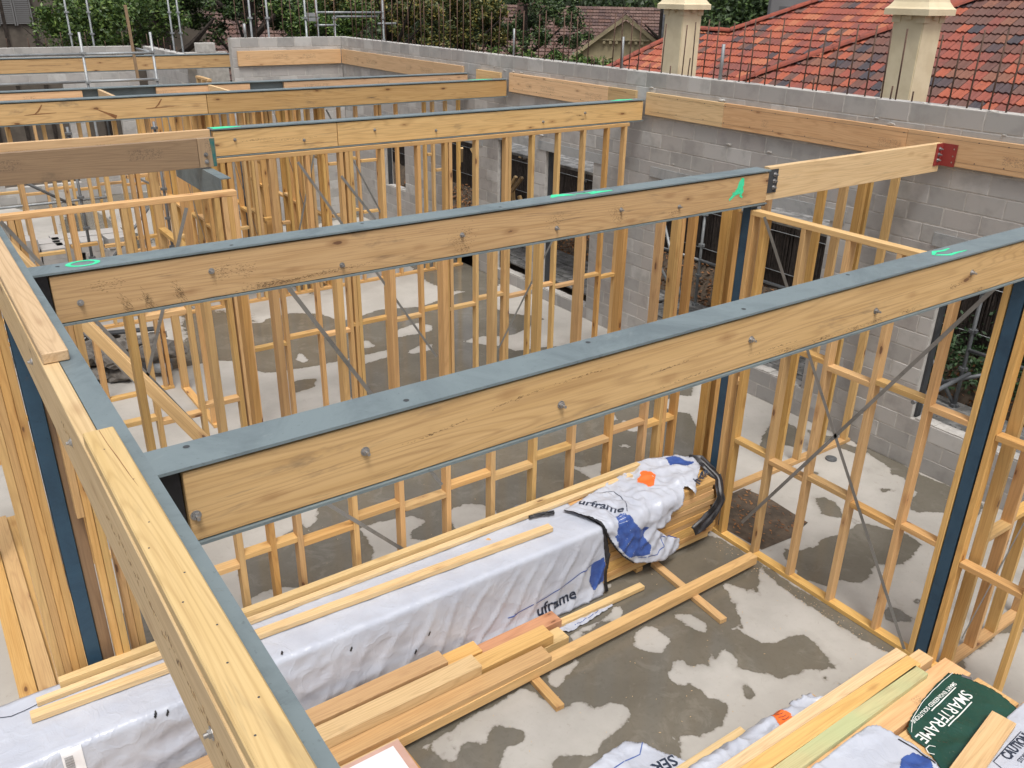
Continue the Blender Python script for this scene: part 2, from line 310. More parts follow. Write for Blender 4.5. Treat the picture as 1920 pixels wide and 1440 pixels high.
# bolt: washer, hex nut, threaded end; along -Y
def bolt_mesh():
    bm = bmesh.new(); bm_tube(bm, [(0, 0, 0), (0, -.004, 0)], .021, 12); bm_tube(bm, [(0, -.004, 0), (0, -.017, 0)], .0145, 6); bm_tube(bm, [(0, -.017, 0), (0, -.036, 0)], .0075, 8)
    return mesh_of(bm, 'bolt')
BOLT = bolt_mesh()
def bolt(p, parent, dirn='-y'):
    rot = {'-y': Quaternion(), '-x': Quaternion((0, 0, 1), R(-90)), '+x': Quaternion((0, 0, 1), R(90))}[dirn]
    return put('bolt', BOLT, 'zinc', p, rot, parent)
PUD=[('w',[(2.54,12.49),(2.81,12.64),(3.06,12.69),(3.54,13.19),(3.84,13.12),(4.14,12.98),(4.25,12.94),(4.37,13.07),(4.81,13.13),(5.21,12.84),(5.35,12.33),(5.59,12.33),(6.14,12.5),(6.8,12.24),(7.26,12.39),(7.6,12.48),(7.85,12.54),(8.17,12.59),(8.24,12.26),(7.85,11.58),(7.82,11.31),(7.92,11.09),(8.2,10.82),(8.22,10.56),(7.89,9.64),(7.86,9.27),(7.11,9.43),(6.46,9.33),(5.07,9.06),(4.37,9.22),(4.21,9.62),(4.46,10.39),(4.79,10.83),(4.32,10.82),(3.92,10.9),(3.58,10.96),(3.46,11.26),(3.36,11.47),(3.34,11.66),(3.11,11.81),(2.81,11.84),(2.51,11.92),(2.45,12.03)]),('w',[(3.77,10.49),(3.94,10.49),(4.09,10.42),(3.97,10.18),(3.72,10.14),(3.64,10.15)]),('w',[(1.6,6.04),(1.76,6.84),(2.77,7.26),(2.83,7.98),(3.88,8.99),(6.21,9.49),(7.86,9.27),(8.03,8.32),(8.4,7.41),(7.73,6.85),(7.1,5.9),(5.87,4.74),(4.83,4.79),(3.27,5.0),(1.86,5.17),(0.98,5.1),(0.62,5.94),(0.7,6.73),(1.08,6.92)]),('w',[(0.33,4.71),(1.33,5.53),(5.81,4.74),(5.89,4.65),(5.91,4.12),(5.89,3.65),(5.95,3.12),(5.94,2.63),(5.18,2.58),(4.28,2.12),(1.57,2.97),(0.28,3.86)]),('w',[(0.72,6.64),(0.87,6.62),(0.73,6.08),(0.61,6.09),(0.67,6.42)]),('d',[(6.52,10.5),(6.73,10.52),(6.92,10.51),(7.17,10.35),(7.43,10.32),(7.69,10.43),(7.98,10.54),(9.49,11.05),(8.6,9.19),(7.38,9.66),(7.01,9.74),(6.96,9.98),(6.71,10.27)]),('d',[(4.68,10.64),(4.95,10.84),(5.17,10.82),(5.46,10.81),(5.37,10.57),(5.04,10.55),(4.78,10.48)]),('d',[(5.73,11.38),(5.98,11.49),(6.36,11.6),(6.5,11.36),(6.38,11.16),(6.18,11.15),(5.89,11.19),(5.67,11.2)]),('d',[(5.59,10.6),(5.93,10.71),(6.11,10.65),(5.94,10.45),(5.65,10.49)]),('d',[(5.13,11.33),(5.32,11.34),(5.34,11.09),(5.25,11.02),(5.11,11.11)]),('d',[(4.1,11.2),(4.28,11.45),(4.27,11.07),(4.17,11.04)]),('d',[(1.81,7.08),(1.99,7.32),(2.24,7.37),(2.49,7.29),(2.41,7.23),(2.27,7.21),(2.1,7.1),(1.99,6.99),(1.89,7.06),(1.7,6.88),(1.51,7.01)]),('d',[(2.59,7.29),(2.74,7.28),(2.67,7.12),(2.57,7.07),(2.58,6.92),(2.54,6.99),(2.52,7.11)]),('d',[(1.67,6.3),(1.85,6.33),(1.99,6.3),(2.11,6.22),(2.07,6.1),(1.63,6.02)]),('d',[(2.96,6.75),(3.07,6.77),(3.17,6.76),(3.53,6.67),(3.59,6.51),(3.5,6.46),(3.41,6.45),(3.32,6.32),(3.47,6.19),(3.5,6.12),(3.37,6.1),(3.2,6.08),(2.9,6.05),(2.74,6.09),(2.81,6.17),(2.92,6.34),(2.96,6.56)]),('d',[(3.85,6.54),(4.09,6.57),(4.26,6.46),(4.26,6.33),(4.31,6.24),(4.11,6.08),(3.76,6.14)]),('d',[(5.51,6.61),(5.61,6.51),(5.68,6.46),(5.83,6.44),(5.94,6.42),(5.82,6.29),(5.73,6.28),(5.71,6.16),(5.56,6.15),(5.54,6.24),(5.56,6.4),(5.54,6.48)]),('d',[(6.31,6.66),(6.43,6.61),(6.44,6.49),(6.35,6.56)]),('d',[(6.81,7.14),(6.97,6.92),(6.81,6.77),(6.67,6.83)]),('d',[(7.5,7.24),(7.98,7.27),(8.08,7.1),(7.73,6.76),(7.59,6.88),(7.51,7.12)]),('d',[(6.7,7.33),(6.85,7.33),(6.76,7.12),(6.69,7.2)]),('d',[(3.68,7.85),(4.12,7.78),(4.19,7.52),(3.8,7.56)]),('d',[(2.96,7.84),(3.25,7.78),(3.08,7.62),(2.96,7.7)]),('d',[(5.85,4.11),(5.82,3.98),(5.77,3.75),(5.77,3.47),(5.76,3.24),(5.77,2.99),(5.79,2.77),(5.82,2.66),(5.68,2.62),(5.28,2.67),(5.27,2.78),(5.33,2.83),(5.31,2.89),(5.36,2.98),(5.41,3.13),(5.42,3.23),(5.29,3.29),(5.12,3.3),(5.04,3.38),(5.0,3.48),(5.0,3.56),(4.95,3.64),(5.07,3.6),(5.16,3.76),(5.24,3.83),(5.23,3.92),(5.32,3.98),(5.33,4.1),(5.42,4.07),(5.45,3.96),(5.53,3.87),(5.66,3.91),(5.76,4.01)]),('d',[(4.15,3.57),(4.27,3.63),(4.33,3.58),(4.31,3.54),(4.39,3.48),(4.46,3.43),(4.56,3.51),(4.64,3.47),(4.72,3.52),(4.72,3.44),(4.73,3.37),(4.65,3.29),(4.7,3.18),(4.78,3.11),(4.84,3.0),(4.95,2.98),(5.09,2.95),(5.17,2.89),(5.24,2.85),(5.35,2.8),(5.31,2.64),(4.97,2.66),(4.63,2.65),(4.21,2.56),(3.89,2.55),(3.56,2.8),(3.64,2.95),(3.7,3.0),(3.69,3.09),(3.77,3.03),(3.88,2.95),(3.98,2.94),(4.09,2.95),(4.24,3.02),(4.29,3.09),(4.25,3.14),(4.18,3.2),(4.2,3.25),(4.21,3.3),(4.16,3.39),(4.09,3.41),(4.09,3.48),(4.1,3.53)]),('d',[(4.23,4.06),(4.35,4.08),(4.43,4.0),(4.42,3.83),(4.24,3.75),(4.15,3.82),(4.11,3.93)]),('d',[(4.67,4.04),(4.75,4.0),(4.81,3.95),(4.82,3.83),(4.81,3.75),(4.74,3.73),(4.68,3.81),(4.66,3.92),(4.65,4.0)]),('d',[(2.12,4.02),(2.23,4.01),(2.37,4.04),(2.63,4.06),(2.86,4.06),(3.07,4.08),(3.11,4.0),(3.13,3.92),(3.15,3.78),(3.22,3.73),(3.3,3.74),(3.38,3.71),(3.39,3.6),(3.45,3.57),(3.54,3.57),(3.61,3.51),(3.61,3.4),(3.51,3.35),(3.36,3.34),(3.25,3.32),(3.15,3.27),(3.06,3.29),(2.98,3.36),(2.88,3.4),(2.76,3.31),(2.43,3.52),(2.59,3.63),(2.61,3.68),(2.78,3.64),(2.83,3.7),(2.77,3.8),(2.69,3.89),(2.62,3.88),(2.58,3.79),(2.51,3.78),(2.46,3.85),(2.4,3.88),(2.34,3.84),(2.25,3.75),(2.2,3.86),(2.17,3.96)]),('d',[(3.48,4.08),(3.62,4.08),(3.6,4.05),(3.36,3.95),(3.27,3.94),(3.26,4.04),(3.35,4.1)]),('d',[(3.87,4.35),(4.13,4.34),(4.38,4.43),(4.34,4.32),(4.24,4.27),(4.03,4.3),(3.83,4.27),(3.71,4.25),(3.73,4.34)]),('d',[(4.43,4.64),(4.49,4.66),(4.46,4.7)]),('w',[(2.31,3.95),(2.38,3.99),(2.35,3.91),(2.28,3.88)]),('w',[(4.52,3.52),(4.6,3.46),(4.57,3.45),(4.54,3.46)]),('w',[(4.52,3.12),(4.57,3.11),(4.52,3.0),(4.45,2.99),(4.43,3.04)]),('w',[(5.09,2.82),(5.12,2.83),(5.13,2.81),(5.1,2.79)]),('w',[(5.11,2.73),(5.13,2.73),(5.14,2.72),(5.12,2.71)]),('w',[(5.15,2.73),(5.19,2.73),(5.21,2.7),(5.17,2.69)]),('w',[(5.27,2.71),(5.3,2.71),(5.32,2.69),(5.28,2.67)]),('w',[(5.52,3.83),(5.55,3.84),(5.56,3.82),(5.53,3.8)]),('w',[(5.44,3.89),(5.48,3.9),(5.49,3.88),(5.46,3.86)]),('w',[(6.35,4.05),(6.55,3.99),(6.79,4.04),(6.93,3.99),(7.16,3.99),(7.32,4.0),(7.42,3.86),(7.45,3.76),(7.53,3.67),(7.54,3.51),(7.47,3.41),(7.28,3.36),(7.05,3.34),(6.95,3.37),(6.83,3.49),(6.74,3.48),(6.65,3.4),(6.44,3.39),(6.36,3.47),(6.35,3.54),(6.3,3.54),(6.13,3.55),(6.07,3.67),(6.03,3.76),(6.11,3.87),(6.11,3.94),(6.2,4.08),(6.29,4.13)]),('w',[(6.37,3.07),(6.39,2.99),(6.39,2.82),(6.31,2.82),(6.19,2.9),(6.17,2.97),(6.27,3.02)]),('w',[(6.62,2.99),(6.7,2.94),(6.7,2.89),(6.6,2.9),(6.59,2.95)]),('w',[(8.83,5.14),(8.83,4.94),(8.84,4.7),(8.82,4.46),(8.77,4.23),(8.81,3.76),(8.75,3.45),(8.45,3.37),(8.17,3.68),(7.96,3.81),(8.14,3.95),(8.34,3.99),(8.46,4.13),(8.54,4.31),(8.49,4.39),(8.61,4.51),(8.74,4.98)]),('w',[(8.36,6.01),(8.52,5.97),(8.55,5.83),(8.49,5.69),(8.28,5.55),(8.09,5.41),(8.02,5.56),(7.91,5.63),(7.73,5.54),(7.67,5.63),(8.05,5.87)]),('w',[(8.1,4.28),(8.23,4.19),(8.16,4.17),(8.04,4.23)]),('w',[(8.38,4.61),(8.44,4.57),(8.39,4.55),(8.36,4.58)]),('w',[(7.72,4.97),(7.83,4.9),(7.76,4.85),(7.68,4.93)]),('w',[(7.34,4.58),(7.42,4.51),(7.44,4.39),(7.32,4.24),(7.32,4.0),(7.12,4.33),(7.24,4.46)]),('w',[(6.13,2.32),(6.58,2.37),(7.13,2.33),(7.05,2.17),(6.8,2.3),(6.52,2.29),(6.33,2.3),(6.19,2.24),(6.09,2.23)]),('w',[(8.61,5.64),(8.69,5.34),(8.69,5.04),(8.83,4.95),(8.6,4.82),(8.51,5.21),(8.46,5.49)])]
# ------------------------------------------------------------ setting: slab with wet patches
def sdpoly(P, poly):
    poly = np.array(poly); n = len(poly); d = np.full(len(P), 1e9); inside = np.zeros(len(P), bool)
    for i in range(n):
        a = poly[i]; b = poly[(i + 1) % n]; e = b - a; w_ = P - a
        t = np.clip((w_ @ e) / max(e @ e, 1e-9), 0, 1); q = w_ - t[:, None] * e; d = np.minimum(d, (q ** 2).sum(1))
        c1 = (a[1] > P[:, 1]) != (b[1] > P[:, 1])
        if abs(e[1]) > 1e-12: inside ^= c1 & (P[:, 0] < e[0] * (P[:, 1] - a[1]) / e[1] + a[0])
    d = np.sqrt(d); return np.where(inside, d, -d)
SX0, SX1, SY0, SY1, ST = -5.0, 8.81, -2.0, 24.0, .055
nx = int((SX1 - SX0) / ST) + 1; ny = int((SY1 - SY0) / ST) + 1
xs = np.linspace(SX0, SX1, nx); ys = np.linspace(SY0, SY1, ny); XX, YY = np.meshgrid(xs, ys)
P = np.stack([XX.ravel(), YY.ravel()], 1); d = np.full(len(P), -1.0)
for k, poly in PUD:
    lo = np.min(poly, 0) - .6; hi = np.max(poly, 0) + .6
    s = np.where(((P > lo) & (P < hi)).all(1))[0]
    sd = sdpoly(P[s], poly)
    d[s] = np.maximum(d[s], sd) if k == 'w' else np.minimum(d[s], -sd)
# more rain patches further back, following a slow noise
far = np.array([mn.noise(Vector((x * .55, y * .38, 3.1))) for x, y in P[P[:, 1] > 11.8]]) if True else None
fi = np.where(P[:, 1] > 11.8)[0]; d[fi] = np.maximum(d[fi], np.clip((far - .0) * .8, -1, .3))
z = np.array([mn.noise(Vector((x * .4, y * .4, 9))) for x, y in P[::1]]) * .0
me = D.meshes.new('floor'); verts = np.stack([P[:, 0], P[:, 1], np.zeros(len(P))], 1)
idx = np.arange(nx * ny).reshape(ny, nx); q = np.stack([idx[:-1, :-1], idx[:-1, 1:], idx[1:, 1:], idx[1:, :-1]], -1).reshape(-1, 4)
me.from_pydata(verts.tolist(), [], q.tolist()); a = me.attributes.new('wet', 'FLOAT', 'POINT'); a.data.foreach_set('value', d.astype(np.float32))
tag(put('concrete_slab', me, 'slab'), kind='structure')
bm = bmesh.new(); bm_box(bm, SX0 + .01, SX1 - .01, SY0 + .01, SY1 - .01, -.3, -.004); tag(put('slab_base', mesh_of(bm), 'mortar'), kind='structure')
# ground out to the horizon
bm = bmesh.new(); s = 260; vs = [bm.verts.new(p) for p in ((-s, -s, -.35), (s, -s, -.35), (s, s, -.35), (-s, s, -.35))]; bm.faces.new(vs)
tag(put('ground', mesh_of(bm), 'soil'), kind='structure')
# bank of soil along the outside of the block wall
bm = bmesh.new(); N = 140; K = 16; g = []
for i in range(N):
    y = -4 + i * .2; row = []
    for k in range(K):
        x = 9.02 + k * .14; zz = .10 + .62 * max(0, min(1, (x - 10.35) / .65)) ** 1.3 + .05 * mn.noise(Vector((x * 3, y * 3, 0))) + .02 * mn.noise(Vector((x * 14, y * 14, 2)))
        row.append(bm.verts.new((x, y, zz)))
    g.append(row)
for i in range(N - 1):
    for k in range(K - 1): bm.faces.new((g[i][k], g[i][k + 1], g[i + 1][k + 1], g[i + 1][k]))
tag(put('soil_bank', mesh_of(bm), 'soil'), kind='structure')

# ------------------------------------------------------------ block walls built block by block
def block_bm(bm, axis, const, thick, a0, a1, z0, z1, holes, ch=.198, cl=.4, sgn=1, phase=0):
    """blocks of a running-bond wall; axis 'y' wall lies in plane x=const..const+thick"""
    nz = int(round((z1 - z0) / ch)); j = .0062
    for r in range(nz):
        zz = z1 - (r + 1) * ch; off = (0 if r % 2 == 0 else .5) * cl + phase; k0 = math.floor((a0 - off) / cl) - 1
        k = k0
        while off + k * cl < a1:
            s0 = max(a0, off + k * cl); s1 = min(a1, off + (k + 1) * cl); k += 1
            if s1 - s0 < .03: continue
            segs = [(s0, s1)]
            for (h0, h1, hz0, hz1) in holes:
                if zz + ch * .5 > hz0 and zz + ch * .5 < hz1:
                    ns = []
                    for (u, v) in segs:
                        if v <= h0 or u >= h1: ns.append((u, v)); continue
                        if u < h0: ns.append((u, h0))
                        if v > h1: ns.append((h1, v))
                    segs = ns
            for (u, v) in segs:
                if v - u < .02: continue
                e = random.uniform(-.0015, .0015)
                if axis == 'y': bm_box(bm, const + e, const + thick + e, u + j, v - j, zz + j, zz + ch - j)
                else: bm_box(bm, u + j, v - j, const + e, const + thick + e, zz + j, zz + ch - j)
def mortar_bm(bm, axis, const, thick, a0, a1, z0, z1, holes, inset=.003):
    cuts = sorted({a0, a1, *[h for H in holes for h in H[:2] if a0 < h < a1]})
    for u, v in zip(cuts, cuts[1:]):
        hs = sorted([(H[2], H[3]) for H in holes if H[0] <= u + 1e-6 and H[1] >= v - 1e-6]); z = z0; parts = []
        for b, t in hs: parts.append((z, b)); z = t
        parts.append((z, z1))
        for b, t in parts:
            if t - b < .01: continue
            if axis == 'y': bm_box(bm, const + inset, const + thick - inset, u, v, b, t - .006)
            else: bm_box(bm, u, v, const + inset, const + thick - inset, b, t - .006)
def block_wall(name, label, axis, const, thick, a0, a1, z0, z1, holes, phase=0):
    loc = (const, a0, z0) if axis == 'y' else (a0, const, z0)
    rt = root(name, label, 'block wall', loc)
    bm = bmesh.new(); block_bm(bm, axis, const, thick, a0, a1, z0, z1, holes, phase=phase)
    bmesh.ops.bevel(bm, geom=bm.edges[:], offset=.0035, segments=1, affect='EDGES')
    for v in bm.verts:
        n_ = mn.noise(v.co * 9) * .0022; v.co.x += n_; v.co.y += n_
        if v.co.z > z1 - .03: v.co.z += mn.noise(v.co * 5) * .012
    bmesh.ops.translate(bm, vec=[-c for c in loc], verts=bm.verts); put('blockwork', mesh_of(bm), 'block', loc, None, rt)
    bm = bmesh.new(); mortar_bm(bm, axis, const, thick, a0, a1, z0, z1, holes)
    bmesh.ops.translate(bm, vec=[-c for c in loc], verts=bm.verts); put('mortar_core', mesh_of(bm), 'mortar', loc, None, rt)
    return rt
XW, TW, ZT = 8.81, .19, 3.96
# openings (y0,y1,z0,z1) snapped to the 198 mm courses
cz = lambda n: round(n * .198, 3)
H = [(2.2, 4.5, cz(3), cz(13)), (5.98, 8.82, cz(2), cz(13)), (10.28, 11.5, cz(1), cz(13)), (12.0, 12.9, cz(1), cz(13)), (13.6, 14.85, 0, cz(12)), (16.4, 17.3, cz(5), cz(12))]
bw = block_wall('block_wall', 'long grey concrete block wall with window openings, rusty starter bars standing on top', 'y', XW, TW, -3.0, 19.4, 0, ZT, H, phase=-3.0 + .257 % .4)
for (y0, y1, z0, z1) in H:
    # steel lintel angle above the opening, with deep face like the photo's
    bm = bmesh.new(); a, b = y0 - .2, y1 + .2
    bm_box(bm, -.012, -.002, a, b, z1 - .01, z1 + .13); bm_box(bm, -.002, .17, a, b, z1 - .01, z1 - .002); put('lintel', mesh_of(bm), 'lintel', (XW, 0, 0), None, bw)
    bm = bmesh.new(); bm_box(bm, .06, .15, y1 - .03, y1 - .002, z0 + .002, z1 - .012); bm_box(bm, .06, .15, y0 + .002, y0 + .03, z0 + .002, z1 - .012)
    put('steel_jamb', mesh_of(bm), 'darksteel', (XW, 0, 0), None, bw)
    if z0 > 0:
        bm = bmesh.new(); n = int((y1 - y0) / .12)
        for i in range(n):
            yy = y0 + .05 + (y1 - y0 - .1) * i / n
            bm_box(bm, .01, .17, yy, yy + (y1 - y0 - .1) / n - .002, z0 - .002, z0 + .004 + random.random() * .014)
        put('mortar_sill', mesh_of(bm), 'mortar', (XW, 0, 0), None, bw)
# starter bars
def rebar(parent, x, y, z, h):
    lx, ly = random.uniform(-.02, .02) * h * 2, random.uniform(-.02, .02) * h * 2
    tube('starter_bar', [(x, y, z - .02), (x + lx * .5, y + ly * .4, z + h * .5), (x + lx, y + ly, z + h)], .009, 'rust', parent, 6)
yy = 3.1; i = 0
while yy < 19:
    h = random.choice([.62, .68, .72, .75, .7, .66]) if yy < 13.5 else random.uniform(.75, .95)
    if random.random() < .07: h = .1
    rebar(bw, XW + .095 + random.uniform(-.02, .02), yy + random.uniform(-.03, .03), ZT, h)
    if i % 5 == 2: rebar(bw, XW + .1, yy + .07, ZT, random.choice([.08, .13, .22]))
    yy += .2 if yy < 12 else .23; i += 1
for yy in (9.9, 8.0, 12.6):   # pipes standing in the wall
    tube('pipe_stub', [(XW + .1, yy, ZT - .02), (XW + .1, yy, ZT + .42)], .022, 'galv', bw)
for i in range(46):
    bm = bmesh.new(); bmesh.ops.create_icosphere(bm, subdivisions=2, radius=1); s_ = random.uniform(.012, .04)
    for v in bm.verts: v.co *= 1 + .5 * mn.noise(v.co * 1.7 + Vector((i, 0, 0))); v.co = Vector((v.co.x * s_ * .5, v.co.y * s_ * 1.6, v.co.z * s_ * .5))
    top = random.random() < .55; ys_ = random.uniform(3, 17)
    put('mortar_splash', mesh_of(bm), 'mortar', (XW + .02, ys_, ZT - .003) if top else (XW - .001, ys_, random.choice([3.76, 3.72, 3.2, 3.0, 2.8])), None, bw)
fw = block_wall('block_wall', 'back end block wall behind the orange printed board, tall starter bars on top', 'x', 19.2, TW, 6.3, 8.80, 0, ZT, [], phase=.1)
for i in range(12): rebar(fw, 6.5 + i * .2, 19.3, ZT, random.uniform(.75, 1.05))
tube('pipe_stub', [(6.66, 19.3, ZT), (6.66, 19.3, ZT + .27)], .03, 'galv', fw)
lw = block_wall('block_wall', 'low far-left block wall beneath the leafy tree, short starter bars', 'x', 24.0, TW, -3.5, 5.45, 0, 3.564, [(-2.8, 1.6, cz(3), cz(14)), (2.0, 3.7, cz(2), cz(14)), (4.1, 4.9, cz(5), cz(13))])
for i in range(16): rebar(lw, -1.0 + i * .41 + random.uniform(-.1, .1), 24.1, 3.564, random.choice([.12, .2, .32, .2]))
rw = block_wall('block_wall', 'short return of block wall ending at the loose white-topped block', 'y', 5.65, TW, 20.3, 23.98, 0, 3.564, [])
for i in range(6): rebar(rw, 5.74, 21.3 + i * .5, 3.564, random.choice([.12, .2, .28]))
for i in range(3): pass
bm = bmesh.new(); bm_box(bm, -.2, .2, -.1, .1, 0, .19); bmesh.ops.bevel(bm, geom=bm.edges[:], offset=.006, segments=1, affect='EDGES')
o = put('concrete_block', mesh_of(bm), 'mortar', (6.2, 20.7, 3.60)); tag(o, 'single pale concrete block sitting alone past the end of the low wall', 'block')
bm = bmesh.new(); bm_box(bm, -.45, .45, -.1, .1, -3.6, 0); o = put('block_pier', mesh_of(bm), 'mortar', (6.2, 20.7, 3.597)); tag(o, 'narrow concrete pier carrying the single pale block', 'pier')

# ------------------------------------------------------------ beams
ZB, ZTOP = 3.31, 3.60
def steel_x(x0, x1, yf, z0=ZB, z1=ZTOP, fw=.165, axis='x'):
    """I section running along x; front flange tip at yf"""
    bm = bmesh.new(); c = x0
    for a in ((0, fw, z1 - .011, z1), (0, fw, z0, z0 + .011), (fw / 2 - .004, fw / 2 + .004, z0 + .011, z1 - .011)):
        bm_box(bm, 0, x1 - x0, a[0], a[1], a[2] - z0, a[3] - z0)
    return mesh_of(bm), (x0, yf, z0)
def holes_on(parent, pts, z):
    for (x, y) in pts:
        bm = bmesh.new(); bmesh.ops.create_circle(bm, cap_ends=True, radius=.011, segments=14); put('bolt_hole', mesh_of(bm), 'darksteel', (x, y, z + .0012), None, parent)
def ibeam(name, label, x0, x1, yf, packs, bolts, holes=(), mats=None, group=None, backpack=True):
    rt = root(name, label, 'beam', (x0, yf, ZB), group); me, loc = steel_x(x0, x1, yf); put('steel_section', me, 'steel', loc, None, rt)
    for i, (a, b) in enumerate(packs):
        m = mats[i] if mats else 'lvl'
        tbox('timber_facing', (a, b), (yf + .010, yf + .073), (ZB + .015, ZTOP - .024), m, rt)
        if backpack: tbox('timber_backing', (a, b), (yf + .094, yf + .158), (ZB + .014, ZTOP - .014), m, rt)
    for (x, zz) in bolts:
        b_ = bolt((x, yf + .010, zz), rt); b_.scale = (.82, .9, .82)
    if x0 > 0 and x0 < 2: tbox('end_gap_shade', (x0 + .006, packs[0][0] - .004), (yf + .028, yf + .078), (ZB + .012, ZTOP - .012), 'black', rt)  # black block standing in for the shade inside the open end gap
    holes_on(rt, holes, ZTOP)
    return rt
B1 = ibeam('steel_timber_beam', 'nearest cross beam, blue-grey steel with a long bolted timber face across the foreground', .427, 7.2, 2.42, [(.50, 7.19)], [(.52, 3.42), (1.11, 3.47), (1.98, 3.42), (3.12, 3.46), (4.13, 3.41), (5.07, 3.47), (6.1, 3.41)], [(.55, 2.55), (1.3, 2.47), (2.21, 2.55), (3.1, 2.48), (4.0, 2.55), (4.9, 2.48)])
B2 = ibeam('steel_timber_beam', 'second cross beam with green ring and green squiggle sprayed on its steel', .427, 6.06, 4.755, [(.50, 6.05)], [(.62, 3.42), (1.31, 3.48), (2.1, 3.39), (2.97, 3.46), (3.77, 3.4), (4.38, 3.46), (5.0, 3.41)], [(.56, 4.86), (1.45, 4.8), (2.3, 4.87), (3.3, 4.8), (4.1, 4.87)])
B3 = ibeam('steel_timber_beam', 'third cross beam of two butted timbers ending at the block wall', 2.72, 8.76, 9.195, [(2.73, 4.105), (4.113, 8.74)], [(2.95, 3.48), (3.71, 3.42), (4.57, 3.47), (5.38, 3.41), (6.99, 3.41), (7.69, 3.48)])
B4 = ibeam('steel_timber_beam', 'fourth cross beam with V shaped rust-brown stains on its left timber', -3, 8.76, 12.55, [(-2.9, 3.695), (3.703, 8.74)], [])
B5 = ibeam('steel_timber_beam', 'thin-looking fifth cross beam showing mostly its steel top and short timber infills', -3, 8.76, 13.78, [(-2.9, 2.35), (3.35, 4.75), (5.3, 8.74)], [], mats=['lvlorange'] * 3)
B6 = ibeam('steel_timber_beam', 'farthest beam on the left, yellow timber behind the scaffold rails', -3, 6.58, 20.0, [(-2.9, 6.57)], [])
# dark stains stamped on beam 2 end: handled in material; spray marks
def blob(name, pts, mat, parent, plane='z', h=.0015, thick=.001):
    """flat paint patch from a closed outline lying on a face"""
    c = Vector(pts[0]); bm = bmesh.new(); vs = [bm.verts.new(Vector(p) - c) for p in pts]; bm.faces.new(vs); return put(name, mesh_of(bm), mat, c, None, parent)
def ring(cx, cy, z, rx, ry, w_, parent):
    n = 36; bm = bmesh.new(); A = []; Bv = []
    for i in range(n):
        t = 2 * math.pi * i / n; j = 1 + .06 * mn.noise(Vector((math.cos(t) * 2, math.sin(t) * 2, 4)))
        A.append(bm.verts.new((math.cos(t) * rx * j, math.sin(t) * ry * j, 0))); Bv.append(bm.verts.new((math.cos(t) * (rx - w_) * j, math.sin(t) * (ry - w_ * .8) * j, 0)))
    for i in range(n): bm.faces.new((A[i], A[(i + 1) % n], Bv[(i + 1) % n], Bv[i]))
    put('spray_mark', mesh_of(bm), 'green', (cx, cy, z), None, parent)
def stroke(pts, w_, parent, normal, mat='green', name='spray_mark'):
    """brush stroke ribbon along pts, lying in the plane with the given normal"""
    pts = [Vector(p) for p in pts]; n_ = Vector(normal); bm = bmesh.new(); L = []; Rr = []
    ws = w_ if isinstance(w_, (list, tuple)) else [w_] * len(pts)
    for i, p in enumerate(pts):
        d_ = (pts[min(i + 1, len(pts) - 1)] - pts[max(i - 1, 0)]).normalized(); s_ = d_.cross(n_).normalized() * ws[i] / 2
        L.append(bm.verts.new(p - pts[0] + s_)); Rr.append(bm.verts.new(p - pts[0] - s_))
    for i in range(len(pts) - 1): bm.faces.new((L[i], L[i + 1], Rr[i + 1], Rr[i]))
    return put(name, mesh_of(bm), mat, pts[0], None, parent)
zz = ZTOP + .0018
ring(.68, 4.853, zz, .085, .058, .026, B2)
stroke([(3.78, 4.85, zz), (3.84, 4.89, zz), (3.93, 4.87, zz), (3.99, 4.83, zz)], [.02, .07, .06, .01], B2, (0, 0, 1))
stroke([(4.0, 4.86, zz), (4.12, 4.84, zz), (4.2, 4.86, zz)], [.01, .025, .02], B2, (0, 0, 1)); stroke([(4.1, 4.8, zz), (4.2, 4.83, zz), (4.33, 4.82, zz)], [.02, .05, .02], B2, (0, 0, 1))
yy = 4.755 + .0085
stroke([(5.58, yy, 3.395), (5.63, yy, 3.43), (5.68, yy, 3.47), (5.71, yy, 3.52), (5.72, yy, 3.565)], [.02, .03, .05, .075, .03], B2, (0, 1, 0))
stroke([(5.7, yy - .0006, 3.50), (5.73, yy - .0006, 3.45), (5.71, yy - .0006, 3.42), (5.74, yy - .0006, 3.40)], [.05, .035, .03, .015], B2, (0, 1, 0)); stroke([(5.61, yy - .0008, 3.45), (5.66, yy - .0008, 3.44), (5.74, yy - .0008, 3.45)], [.015, .02, .015], B2, (0, 1, 0))
stroke([(4.76, 2.52, zz), (4.83, 2.555, zz), (4.9, 2.54, zz), (4.98, 2.55, zz)], [.015, .03, .022, .01], B1, (0, 0, 1)); stroke([(4.77, 2.51, zz), (4.85, 2.47, zz), (4.93, 2.475, zz), (5.03, 2.47, zz)], [.02, .026, .02, .008], B1, (0, 0, 1))
stroke([(2.74, 9.27, zz), (2.9, 9.28, zz), (3.05, 9.27, zz)], [.13, .12, .02], B3, (0, 0, 1)); stroke([(8.2, 9.28, zz), (8.4, 9.3, zz), (8.6, 9.28, zz)], [.02, .12, .05], B3, (0, 0, 1)); stroke([(8.0, 12.63, zz), (8.3, 12.64, zz), (8.5, 12.63, zz)], [.02, .1, .03], B4, (0, 0, 1))
# scribbled weld numbers on the first beam's top
# V shaped stains on beam 4
st = plain('stain_brown', (.20, .085, .03), .7, c2=(.3, .15, .06), ns=12)
yy = 12.55 + .0085
for (x, pts) in ((.9, 1), (1.55, 0), (3.0, 1)):
    stroke([(x, yy, 3.44), (x + .05, yy, 3.48), (x + .1, yy, 3.55)], [.008, .02, .012], B4, (0, 1, 0), st, 'stain'); stroke([(x - .12, yy, 3.435), (x + .02, yy, 3.44), (x + .25, yy, 3.445)], [.004, .012, .004], B4, (0, 1, 0), st, 'stain')
stroke([(2.25, yy, 3.47), (2.36, yy, 3.42), (2.5, yy, 3.35)], [.004, .02, .05], B4, (0, 1, 0), st, 'stain')
